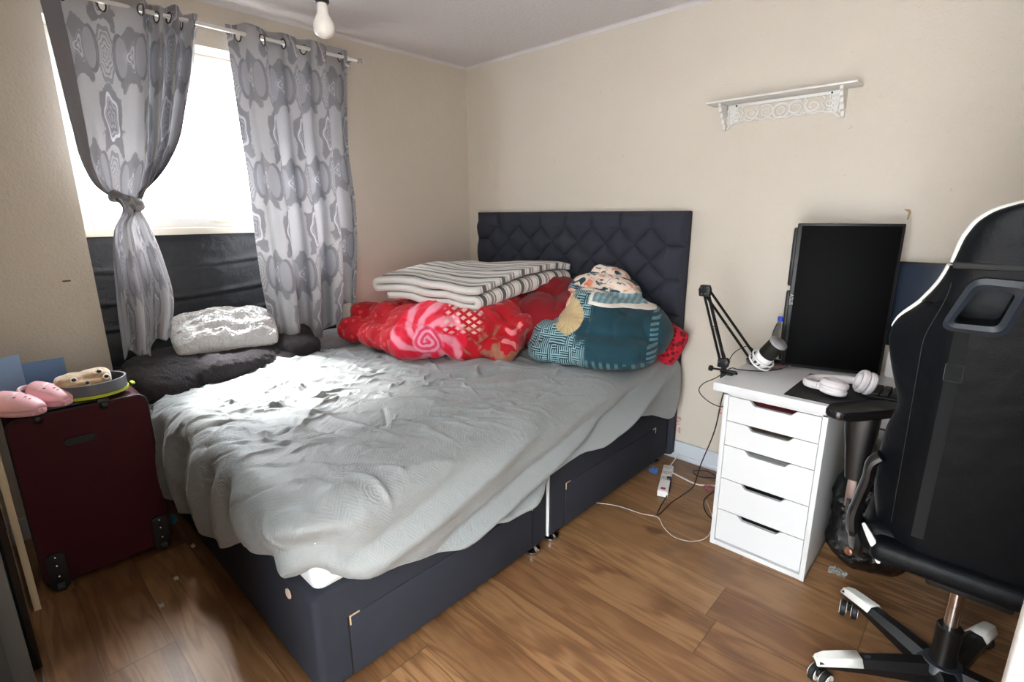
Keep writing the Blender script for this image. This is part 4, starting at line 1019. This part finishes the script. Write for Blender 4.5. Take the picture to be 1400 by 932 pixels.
for i in range(260):
    t=i/259; a=t*2*PI*32; q=a0.lerp(b0,t); sp_.append((q.x+.0042*math.cos(a),q.y+.0042*math.sin(a),q.z))
MB().tube(sp_,.0011,5).build('spring',BLACKM,ba)
# microphone
mc=thing('microphone',(2.33,-.42,.80),'white and black desk microphone with silver top held by the boom arm','microphone')
mp=Vector((2.308,-.47,.792)); md_=Vector((.42,-.10,.60)).normalized(); Mc=align(tuple(mp),tuple(md_))@Matrix.Diagonal((1.28,1.28,1.12,1))
MB().lathe([(.016,-.012),(.024,-.010),(.0275,-.002),(.0285,.012),(.0285,.034),(.027,.036)],32,M=Mc).build('body',BRUSHW,mc)
mesh_=Mt('mic_grille','#17160f',.5,.5); g=mesh_.coord(); mesh_.bump(mesh_.voro(g,420,'F1'),.001)
MB().lathe([(.0265,.036),(.0270,.038),(.0270,.096),(.0262,.098)],32,M=Mc).build('grille',mesh_.m,mc)
MB().lathe([(.0282,.097),(.0285,.100),(.0285,.105),(.024,.1085),(0,.1095)],32,M=Mc,cap=True).build('top_cap',plain('silver_satin','#b9b9bb',.35,.6),mc)
ring=MB()
for rr,h_ in((.036,-.004),(.036,.016)): ring.tube([tuple(Mc@Vector((rr*math.cos(a),rr*math.sin(a),h_))) for a in np.linspace(0,2*PI,36)[:-1]],.004,8,closed=True)
ring.build('shock_mount',BRUSHW,mc)
ft_=MB()
for a in(.3,1.9,3.5,5.1): ft_.tube([tuple(Mc@Vector((.036*math.cos(a),.036*math.sin(a),-.006))),tuple(Mc@Vector((.029*math.cos(a+.2),.029*math.sin(a+.2),.012))),tuple(Mc@Vector((.036*math.cos(a+.4),.036*math.sin(a+.4),.018)))],.0028,6)
ft_.build('mount_clip',BLACKM,mc)
MB().tube([tuple(P2+Vector((.012,0,0))),tuple(Mc@Vector((-.036,0,.006)))],.006,8).build('mount_post',BLACKM,mc)
MB().tube([tuple(c) for c in spline([(2.287,-.44,.80),(2.24,-.42,.835),(2.20,-.47,.81),(2.19,-.52,.765),(2.185,-.56,.76)])],.0018,6).build('cable',CORDB,mc)
tr_=plain('smoked_plastic','#5e4c4c',.2)
m=MB().lathe([(.07,0),(.085,.004),(.088,.014),(.085,.016),(.078,.006),(0,.005)],40,M=T(2.285,-.30,.7355)@Matrix.Diagonal((1.,.85,1,1)),cap=False); tag(m.build('round_tray',tr_),'shallow dark round tray on the desk below the microphone','tray')

# cables
def cable(name,pts,r,mat,label,n=8):
    m=MB().tube([tuple(p) for p in spline(pts,n)],r,7); return tag(m.build(name,mat),label,'cable')
cable('cable',[(2.36,-.33,.738),(2.31,-.42,.7375),(2.23,-.47,.738),(2.200,-.50,.745),(2.155,-.52,.70),(2.10,-.53,.66),(2.085,-.53,.62),(2.13,-.53,.585),(2.19,-.53,.575),(2.225,-.5,.60)],.0022,CORDB,'thin black cable looping off the left edge of the desk')
cable('cable',[(2.215,-.53,.66),(2.18,-.50,.62),(2.14,-.45,.42),(2.07,-.40,.2),(2.03,-.36,.06),(1.99,-.40,.006),(1.98,-.50,.005),(1.985,-.62,.005),(1.978,-.635,.006),(1.955,-.55,.006),(1.935,-.43,.02),(1.90,-.34,.045)],.0028,CORDB,'black cable hanging from the desk down to the power strip')
cable('cable',[(1.86,-.25,.03),(1.915,-.25,.02),(2.0,-.24,.006),(2.06,-.20,.006),(2.12,-.16,.006),(2.20,-.10,.02),(2.226,-.07,.05)],.0036,CORDW,'thick white cable from the power strip to behind the drawer unit')
cable('cable',[(1.82,-.215,.03),(1.81,-.16,.02),(1.805,-.10,.03),(1.80,-.05,.05)],.0034,CORDW,'short white cable from power strip to the wall by the headboard')
cable('cable',[(1.70,-.75,.004),(1.80,-.70,.004),(1.92,-.68,.004),(1.99,-.655,.004),(2.05,-.71,.004),(2.12,-.745,.004),(2.19,-.72,.004),(2.225,-.64,.004),(2.19,-.50,.004),(2.10,-.36,.004)],.0014,CORDW,'thin pale cable curling over the floor in front of the drawer unit')
cable('cable',[(2.235,-.46,.006),(2.20,-.50,.006),(2.14,-.46,.006),(2.09,-.36,.006),(2.10,-.24,.006),(2.16,-.13,.008),(2.08,-.10,.010),(1.98,-.16,.010),(1.93,-.13,.014),(1.99,-.08,.014),(2.08,-.13,.014),(2.18,-.20,.014),(2.235,-.28,.012)],.003,CORDB,'black cable coiled on the floor between power strip and drawer unit')
cable('cable',[(3.05,-.30,.004),(3.10,-.27,.004),(3.16,-.25,.004),(3.24,-.28,.004),(3.32,-.34,.004)],.004,CORDW,'white cable on the floor under the desk behind the chair')
# power strip
ps=thing('power_strip',(1.91,-.36,0),'white power strip with red switch on the floor by the bed','power strip')
Mp=T(1.905,-.355,0)@RZ(math.radians(-78+90+0))
Mp=T(1.868,-.335,0)@RZ(math.atan2(-.25,.095))
MB().box((-.15,-.027,.002),(.15,.027,.036),.006,M=Mp).build('housing',BRUSHW,ps)
for i,u in enumerate((-.105,-.045,.015)):
    s_=MB().box((u-.023,-.023,.036),(u+.023,.023,.0375),.001,M=Mp).build('socket_face',plain('socket_face','#d5d3cf',.4),ps)
    h_=MB()
    for a,b in((.010,0),(-.008,.010),(-.008,-.010)): h_.box((u+a-.004,b-.0018,.0374),(u+a+.004,b+.0018,.0379),M=Mp)
    h_.build('socket_holes',BLACKP,s_,smooth=0)
MB().box((.118,-.012,.036),(.134,.012,.041),.002,M=Mp).build('switch',plain('red_switch','#8c1226',.3),ps)
MB().box((.004,.006,.038),(.030,.030,.050),.005,M=Mp).build('plug',BLACKP,ps)
# floor scraps
def scrap(name,c,r,mat,label,cat,seed,h=.012):
    n=14;V=[];rs=np.random.RandomState(seed)
    for j in range(n):
        for i in range(n): V.append((c[0]+r*(i/(n-1)-.5)*2+rs.randn()*r*.08,c[1]+r*.7*(j/(n-1)-.5)*2+rs.randn()*r*.08,c[2]+.002+abs(rs.randn())*h*.5))
    o=MB().grid(V,n,n).build(name,mat,smooth=0,fixn=False); md=o.modifiers.new('t','SOLIDIFY'); md.thickness=.001; return tag(o,label,cat)
scrap('blue_wrapper',(1.765,-.275,0),.022,plain('blue_foil','#3c6fb0',.4),'crumpled blue wrapper on the floor by the bed foot glide','wrapper',1,.03)
scrap('pink_wrapper',(2.06,-.245,0),.018,plain('pink_foil','#8e4a58',.4),'small pink wrapper on the floor among the cables','wrapper',2,.02)
scrap('clear_wrapper',(2.70,-.52,0),.03,plain('clear_foil','#8e8b86',.3),'small grey wrapper on the floor beside the drawer unit','wrapper',3)
scrap('teal_wrapper',(.33,-2.235,0),.035,plain('teal_foil','#2f6f86',.4),'crumpled teal wrapper on the floor between suitcase and bed','wrapper',8,.03)
PAP=plain('paper_bit','#c9c5bb',.8)
for (x,y,sd,lab) in((.80,-2.33,4,'paper scrap on the floor in line with the suitcase corner'),(.93,-2.41,5,'largest grey paper scrap on the floor left of the bed foot'),(.62,-2.22,6,'tiny paper scrap nearest the suitcase wheel')): scrap('paper_scrap',(x,y,0),.009,PAP,lab,'paper scrap',sd)

# black bin bag beside the drawer unit
bb=Mt('black_bin_bag','#08080a',.16,spec=.6); g=bb.geo(); bb.bump(bb.noise(g,24,5,.7,.8),.012); 
bg=blob('bin_bag',[(2.73,-.36,.12,.095,.12,.12),(2.70,-.35,.28,.065,.10,.17,0,.1),(2.69,-.34,.42,.040,.07,.08),(2.80,-.33,.08,.09,.13,.08)],.010,bb.m,disp=[(.016,7,'r',(1,1,1),61),(.007,15,'r',(1,1,1),62)],smooth_it=3)
tag(bg,'shiny black bin bag on the floor between drawer unit and chair','bin bag')

# ---------------------------------------------------------------- gaming chair, seen from behind
LEA=Mt('black_leatherette','#0b0d10',.40,spec=.12); g=LEA.coord(); LEA.bump(LEA.noise(g,420,3),.0005); LEA.bump(LEA.noise(g,12,3),.004); LEA=LEA.m
LEW=plain('white_leatherette','#d9d8d2',.45,bs=300,bd=.0003); STRAP=fabric('black_webbing','#101213',700,.0006,.2); PLG=plain('blue_grey_plastic','#20262e',.4)
gc=thing('gaming_chair',(3.05,-.92,0),'black gaming chair with white piping, seen from behind at the desk','chair')
CXc=3.055
def backy(z): return -1.115-.195*(z-.50)/.9
hwp=[(.485,.20),(.50,.215),(.55,.225),(.63,.24),(.75,.243),(.84,.236),(.93,.220),(.98,.234),(1.05,.252),(1.10,.258),(1.15,.244),(1.20,.202),(1.246,.176),(1.285,.163)]
hdp=[(1.29,.160),(1.314,.155),(1.354,.144),(1.384,.125),(1.401,.101),(1.412,.07),(1.420,.03)]
def loft(prof,depth,zs,name,mat,nr=72,hole=False,bulge=.02):
    V=[]; zz=np.linspace(prof[0][0],prof[-1][0],zs); hw=interp(zz,prof)
    for k,z in enumerate(zz):
        e=min(1,min(k,zs-1-k)/3+.55); w=max(.004,float(hw[k])); d=depth*e
        yb=backy(z)
        for i in range(nr):
            a=2*PI*i/nr; ca,sa=math.cos(a),math.sin(a)
            x=w*math.copysign(abs(ca)**.55,ca); yy=d/2*math.copysign(abs(sa)**.55,sa)
            wing=.075*ss(np.array(abs(x)),.12,.26)
            V.append((CXc+x,yb+d/2+yy+float(wing)*(1 if z<1.2 else .4),z))
    m=MB(); m.grid(V,nr,zs,closeu=True); m.add(V[:nr],[tuple(range(nr))]); m.add(V[-nr:],[tuple(range(nr))])
    return m
bkm=loft(hwp,.085,90,'b',LEA)
def cut(mb,name,mat,cutters,parent):
    o=mb.build(name,mat,None,smooth=50,origin=tuple(world(parent)))
    b_=bmesh.new(); b_.from_mesh(o.data); bmesh.ops.remove_doubles(b_,verts=b_.verts,dist=1e-5); bmesh.ops.recalc_face_normals(b_,faces=b_.faces); b_.to_mesh(o.data); b_.free()
    tmp=[]
    for c in cutters:
        q=c.build('cutter',mat,smooth=0); md=o.modifiers.new('b','BOOLEAN'); md.object=q; md.operation='DIFFERENCE'; md.solver='EXACT'; tmp.append(q)
    dg=bpy.context.evaluated_depsgraph_get(); dg.update(); me=bpy.data.meshes.new_from_object(o.evaluated_get(dg)); old=o.data; o.modifiers.clear(); o.data=me
    for q in tmp: bpy.data.objects.remove(q)
    o.data.name=name; o.parent=parent; o.location=(0,0,0); o.data.shade_smooth(); o.data.set_sharp_from_angle(angle=math.radians(50)); return o
def rpoly(pts,r=.016,n=5):
    out=[]; m_=len(pts)
    for i in range(m_):
        p=Vector(pts[i]);a=(Vector(pts[i-1])-p).normalized();b=(Vector(pts[(i+1)%m_])-p).normalized()
        A=p+a*r;B=p+b*r
        for k in range(n+1): t=k/n; out.append(tuple((1-t)**2*A+2*t*(1-t)*p+t*t*B))
    return out
outer=[(2.893,1.158),(3.000,1.140),(3.030,1.195),(3.020,1.262),(2.932,1.264)]
inner=[(2.914,1.165),(2.985,1.166),(3.002,1.238),(2.945,1.242)]
holes=[];frames=[]
for sg in(1,-1):
    ii=[(CXc+sg*(x-CXc) if sg<0 else x,z) for x,z in inner]; 
    if sg<0: ii=[(2*CXc-x,z) for x,z in inner][::-1]
    holes.append(MB().prism(rpoly(ii,.012),.9,1.5,RX(PI/2)))
backo=cut(bkm,'backrest',LEA,holes,gc)
for sg in(1,-1):
    oo=[(2.890,1.150),(2.912,1.139),(2.998,1.136),(3.028,1.238),(3.012,1.263),(2.936,1.265)]
    ii=[(2.914,1.165),(2.985,1.166),(3.002,1.238),(2.945,1.242)]
    oo=[(2.893,1.148),(3.002,1.143),(3.030,1.262),(2.932,1.266)]
    if sg<0: oo=[(2*CXc-x,z) for x,z in oo]; ii=[(2*CXc-x,z) for x,z in ii]
    A=rpoly(oo,.026,7);B=rpoly(ii,.012,7); n=len(A); V=[]
    for prof,off in((A,.0),(A,-.006),([( (a[0]+b[0])/2,(a[1]+b[1])/2) for a,b in zip(A,B)],-.012),(B,-.006),(B,.05)):
        for (x,z) in prof: V.append((x,backy(z)+off,z))
    MB().grid(V,n,5,closeu=True).build('harness_frame',PLG,backo)
hdm=loft(hdp,.080,40,'h',LEA); hdm.build('head_section',LEA,gc,smooth=60)
# piping in white along the left and right outline
for sg in(-1,1):
    zz=np.linspace(1.292,1.42,26); hw=interp(zz,hdp)
    MB().tube([(CXc+sg*(float(w)+.001),backy(z)+.038,z) for z,w in zip(zz,hw)],[.005+.002*math.sin(i/25*PI) for i in range(26)],8,flat=.95).build('white_piping',LEW,gc)
    zz=np.linspace(1.125,1.284,26); hw=interp(zz,hwp)
    MB().tube([(CXc+sg*(float(w)+.0005),backy(z)+.045+.05*float(ss(np.array(w),.12,.26)),z) for z,w in zip(zz,hw)],[.001+.006*min(1,i/14) for i in range(26)],8,flat=.95).build('white_piping',LEW,gc)
    # stitched seam of the side wing
    sz=np.linspace(.60,1.25,40); MB().tube([(CXc+sg*(.185-.03*ss(np.array(z),1.1,1.25)-.0*z),backy(z)-.001+.012,z) for z in sz],.0008,6).build('seam',RUBBER,gc)
# straps with buckle
for sg in(-1,1):
    xs_=CXc+sg*.122; m=MB()
    for z0_,z1_ in((.585,1.062),(1.045,1.15)):
        zs_=np.linspace(z0_,z1_,30); V=[]
        for z in zs_:
            yb=backy(z)-.0045; x=xs_-sg*.0+(1.15-z)*.01*sg
            V+= [(x-.0125,yb,z),(x+.0125,yb,z)]
        m.grid(V,2,30)
    o=m.build('strap',STRAP,gc,smooth=0,fixn=False); md=o.modifiers.new('t','SOLIDIFY'); md.thickness=.0025
    z=1.052; MB().box((xs_-.016,backy(z)-.010,z-.020),(xs_+.016,backy(z)-.003,z+.020),.003,M=None).build('buckle',STRAP,gc)
# neck pillow band dark gap
MB().box((CXc-.158,backy(1.287)-.003,1.281),(CXc+.158,backy(1.287)+.07,1.295),.005).build('neck_seam',PITCH,gc)
MB().box((CXc-.17,-1.165,1.11),(CXc+.17,-1.06,1.31),.03,seg=4).build('head_cushion',LEA,gc)
MB().box((CXc-.26,-1.10,.462),(CXc+.26,-.60,.56),.04,seg=4).build('seat_cushion',LEA,gc)
MB().box((CXc-.225,-1.06,.435),(CXc+.225,-.66,.463),.01).build('seat_pan',BLACKM,gc)
MB().box((CXc-.22,-1.15,.478),(CXc+.22,-1.05,.54),.025,seg=4).build('back_roll',LEA,gc)
MB().box((3.05-.09,-1.02,.395),(3.05+.09,-.82,.436),.008).build('tilt_mechanism',BLACKM,gc)
MB().tube([(2.965,-.90,.405),(2.82,-.90,.40)],.005,8).build('height_lever',CHROME,gc)
# gas column
HB=(3.035,-.925)
MB().tube([(HB[0],HB[1],.20),(HB[0],HB[1],.40)],.018,20).build('gas_column',CHROME,gc)
MB().lathe([(.040,.07),(.036,.10),(.030,.16),(.031,.235),(.028,.238),(.019,.238)],28,M=T(*HB,0)).build('column_cover',BLACKP,gc)
MB().lathe([(.03,.055),(.055,.06),(.058,.10),(.045,.118),(.03,.122)],28,M=T(*HB,0)).build('hub',PLG,gc)
LEGB=plain('black_nylon','#0d0e10',.4)
for k in range(5):
    a=math.radians(72*k+72+.0)-0; M=T(HB[0],HB[1],0)@RZ(a)
    # tapered faceted arm
    V=[];st=[(.04,.036,.062,.115),(.12,.033,.066,.113),(.22,.028,.070,.105),(.315,.024,.070,.096),(.34,.018,.072,.090)]
    for x,w,z0_,z1_ in st: V+=[(x,-w,z0_),(x,-w,z0_+(z1_-z0_)*.55),(x,-w*.45,z1_),(x,w*.45,z1_),(x,w,z0_+(z1_-z0_)*.55),(x,w,z0_)]
    m=MB(); m.grid(V,6,5,closeu=True,M=M); m.add(V[-6:],[tuple(range(6))],M); m.add(V[:6],[tuple(range(6))],M); lg=m.build('base_leg',LEGB,gc,smooth=20)
    V=[]
    for x,w,z1_ in((.225,.0285,.1075),(.28,.0262,.1018),(.32,.024,.0965),(.342,.017,.088)):
        V+=[(x,-w,z1_-.018),(x,-w*.55,z1_),(x,w*.55,z1_),(x,w,z1_-.018)]
    V+= [(.346,-.016,.072),(.346,-.008,.078),(.346,.008,.078),(.346,.016,.072)]
    m=MB(); m.grid(V,4,5,M=M); tp=m.build('white_tip',LEW,lg,smooth=25,fixn=False); md=tp.modifiers.new('t','SOLIDIFY'); md.thickness=.003
    MB().box((.06,-.006,.112),(.21,.006,.1145),.001,M=M@T(0,0,-.0)@RY(math.radians(2.2))).build('ridge',PLG,lg)
    cs=random.uniform(0,6.28); Mc2=M@T(.318,0,0)@RZ({0:1.2,1:2.3,2:.6,3:.9,4:2.0}[k])
    cst=MB(); cst.tube([(0,0,.066),(0,0,.045)],.006,10,M=Mc2); cst.box((-.018,-.007,.03),(.030,.007,.058),.006,M=Mc2); cst=cst.build('caster',BLACKP,gc)
    for s_ in(-1,1):
        Mw=Mc2@T(.012,s_*.017,.027)@RX(PI/2)
        MB().lathe([(.022,-.009),(.027,-.006),(.027,.006),(.022,.009)],26,M=Mw).build('caster_wheel',RUBBER,cst)
        hb_=MB(); hb_.lathe([(.0215,-.0108),(.0215,.0108)],26,M=Mw); hb_.build('wheel_disc',LEW,cst)
        hx=MB()
        st_=[]
        for q in range(10): aa=q*PI/5; rr_=.0165 if q%2 else .004; st_.append((rr_*math.cos(aa),rr_*math.sin(aa)))
        hx.prism(st_,-.0111,.0111,Mw); hx.build('disc_star',BLACKP,cst,smooth=0)
# armrests
for sg in(-1,1):
    ax=CXc+sg*.315; ay=-.86
    ar=MB(); Ma=T(ax,ay,.800)@RZ(math.radians(-36 if sg<0 else 20))
    poly=[]
    for i in range(40):
        a=2*PI*i/40; poly.append((.043*math.copysign(abs(math.cos(a))**.7,math.cos(a))*(1-.10*math.sin(a)),.125*math.copysign(abs(math.sin(a))**.75,math.sin(a))))
    ar.prism(poly,-.013,.016,Ma,bev=.009); ar.build('arm_pad',BLACKP,gc)
    V=[]
    for z,w,d,dx in((.79,.046,.045,0),(.74,.044,.042,0),(.68,.037,.036,.002),(.60,.030,.032,.004),(.575,.027,.030,.004)):
        for i in range(20): a=2*PI*i/20; V.append((ax+dx*-sg+w*math.copysign(abs(math.cos(a))**.6,math.cos(a)),ay+d*math.copysign(abs(math.sin(a))**.6,math.sin(a)),z))
    MB().grid(V,20,5,closeu=True).add(V[-20:],[tuple(range(20))]).build('arm_post_cover',BLACKP,gc)
    MB().box((ax-.013,ay-.006,.47),(ax+.013,ay+.006,.60),.002).build('arm_post',plain('ratchet_steel','#7d6f6a',.4,.6),gc)
    pth=spline([(ax,ay,.50),(ax-sg*.005,ay,.455),(ax-sg*.04,ay,.435),(ax-sg*.12,ay,.43)],6); MB().tube([tuple(p) for p in pth],.017,10,flat=.5).build('arm_bracket',BLACKM,gc)
    # recline hinge cover: curved plate from seat side to back side
    hx_=CXc+sg*.262; pth=spline([(hx_+sg*.005,-1.04,.50),(hx_+sg*.012,-1.06,.56),(hx_+sg*.004,-1.075,.62),(hx_-sg*.008,-1.09,.69),(hx_-sg*.012,-1.10,.74),(hx_-sg*.03,-1.10,.765)],6)
    MB().tube([tuple(p) for p in pth],[.036,.040,.042,.040,.037,.034,.032,.030,.029]+[.027]*(len(pth)-9),10,flat=.55).build('hinge_cover',BLACKP,gc)
    MB().lathe([(.055,0),(.058,.01),(.05,.022),(.03,.027)],28,M=align((hx_-sg*.01,-1.03,.475),(sg,-.3,0))).build('hinge_disc',BLACKP,gc)
    MB().lathe([(.012,0),(.012,.006),(.007,.008),(.007,.004)],18,M=align((hx_-.005,-1.095,.455),(sg*.4,-1,0))).build('hinge_bolt',plain('brassy_bolt','#8d6a58',.3,.8),gc)
pth=spline([(CXc-.245,-1.10,.555),(CXc-.225,-1.125,.54),(CXc-.205,-1.135,.51),(CXc-.195,-1.135,.475)],8)
MB().tube([tuple(p) for p in pth],[.004+.004*math.sin(PI*i/(len(pth)-1)) for i in range(len(pth))],8,flat=1.4).build('recline_lever',LEW,gc)

# ---------------------------------------------------------------- light
W=bpy.data.worlds.new('overcast'); S.world=W; W.use_nodes=True; bg_=W.node_tree.nodes['Background']
wt_=W.node_tree; tc=wt_.nodes.new('ShaderNodeTexCoord'); sx_=wt_.nodes.new('ShaderNodeSeparateXYZ'); mr=wt_.nodes.new('ShaderNodeMapRange')
wt_.links.new(tc.outputs['Generated'],sx_.inputs[0]); wt_.links.new(sx_.outputs[2],mr.inputs[0]); mr.inputs[1].default_value=-.1; mr.inputs[2].default_value=.95; mr.inputs[3].default_value=0; mr.inputs[4].default_value=1
kk=K(wt_,mr.outputs[0]); st_k=kk.pw(3.0)*95.+15.
wt_.links.new(st_k.s,bg_.inputs[1]); bg_.inputs[0].default_value=(.90,.96,1.,1)
def area(name,loc,rot,sx,sy,power,col=(1,1,1),portal=False):
    l=bpy.data.lights.new(name,'AREA'); l.shape='RECTANGLE'; l.size=sx; l.size_y=sy; l.energy=power; l.color=col
    if portal: l.cycles.is_portal=True
    o=bpy.data.objects.new(name,l); o.location=loc; o.rotation_euler=rot; C.objects.link(o); return o
area('window_portal',(DX-.05,(Y0+Y1)/2,(1.335+ZT)/2),(0,-PI/2,0),.83,Y1-Y0-.02,1,portal=True)
# hazy high sun standing over the window side of the house
sl=bpy.data.lights.new('hazy_sun','SUN'); sl.energy=48; sl.angle=math.radians(28); sl.color=(1.,.98,.95)
so=bpy.data.objects.new('hazy_sun',sl); so.rotation_euler=Vector((math.cos(math.radians(53)),.06,-math.sin(math.radians(53)))).to_track_quat('-Z','Y').to_euler(); C.objects.link(so); so.location=(-3,-1.6,6)
# daylight coming through the open doorway behind the camera
area('doorway_daylight',(2.9,RY1-.3,1.25),(PI/2,0,0),.9,1.9,11,(1.,.96,.92))
# the camera's own flash (hard shadows of headboard, bulb and microphone arm)
fl_=bpy.data.lights.new('camera_flash','POINT'); fl_.energy=3.2; fl_.shadow_soft_size=.02; fl_.color=(1.,.97,.94)
fo=bpy.data.objects.new('camera_flash',fl_); fo.location=(2.93,-2.70,1.60); C.objects.link(fo)
# ---------------------------------------------------------------- camera
cd=bpy.data.cameras.new('camera'); cam=bpy.data.objects.new('camera',cd); C.objects.link(cam); S.camera=cam
f,yaw,pit,rol=699.88,-0.7544,-0.2429,-0.0051
cd.sensor_width=36; cd.lens=f/1400*36; cd.clip_start=.02
fw=Vector((math.sin(yaw)*math.cos(pit),math.cos(yaw)*math.cos(pit),math.sin(pit))); r=Vector((math.cos(yaw),-math.sin(yaw),0)); u=r.cross(fw)
r2=r*math.cos(rol)+u*math.sin(rol); u2=-r*math.sin(rol)+u*math.cos(rol)
cam.matrix_world=Matrix(((r2.x,u2.x,-fw.x,2.9615),(r2.y,u2.y,-fw.y,-2.6848),(r2.z,u2.z,-fw.z,1.395),(0,0,0,1)))
S.view_settings.view_transform='Standard'; S.view_settings.look='None'; S.view_settings.exposure=0.12; S.view_settings.gamma=1
S.view_settings.use_curve_mapping=False
S.cycles.use_denoising=True; S.cycles.max_bounces=8; S.cycles.diffuse_bounces=5; S.cycles.transparent_max_bounces=8; S.cycles.sample_clamp_indirect=6
S.cycles.caustics_reflective=False; S.cycles.caustics_refractive=False
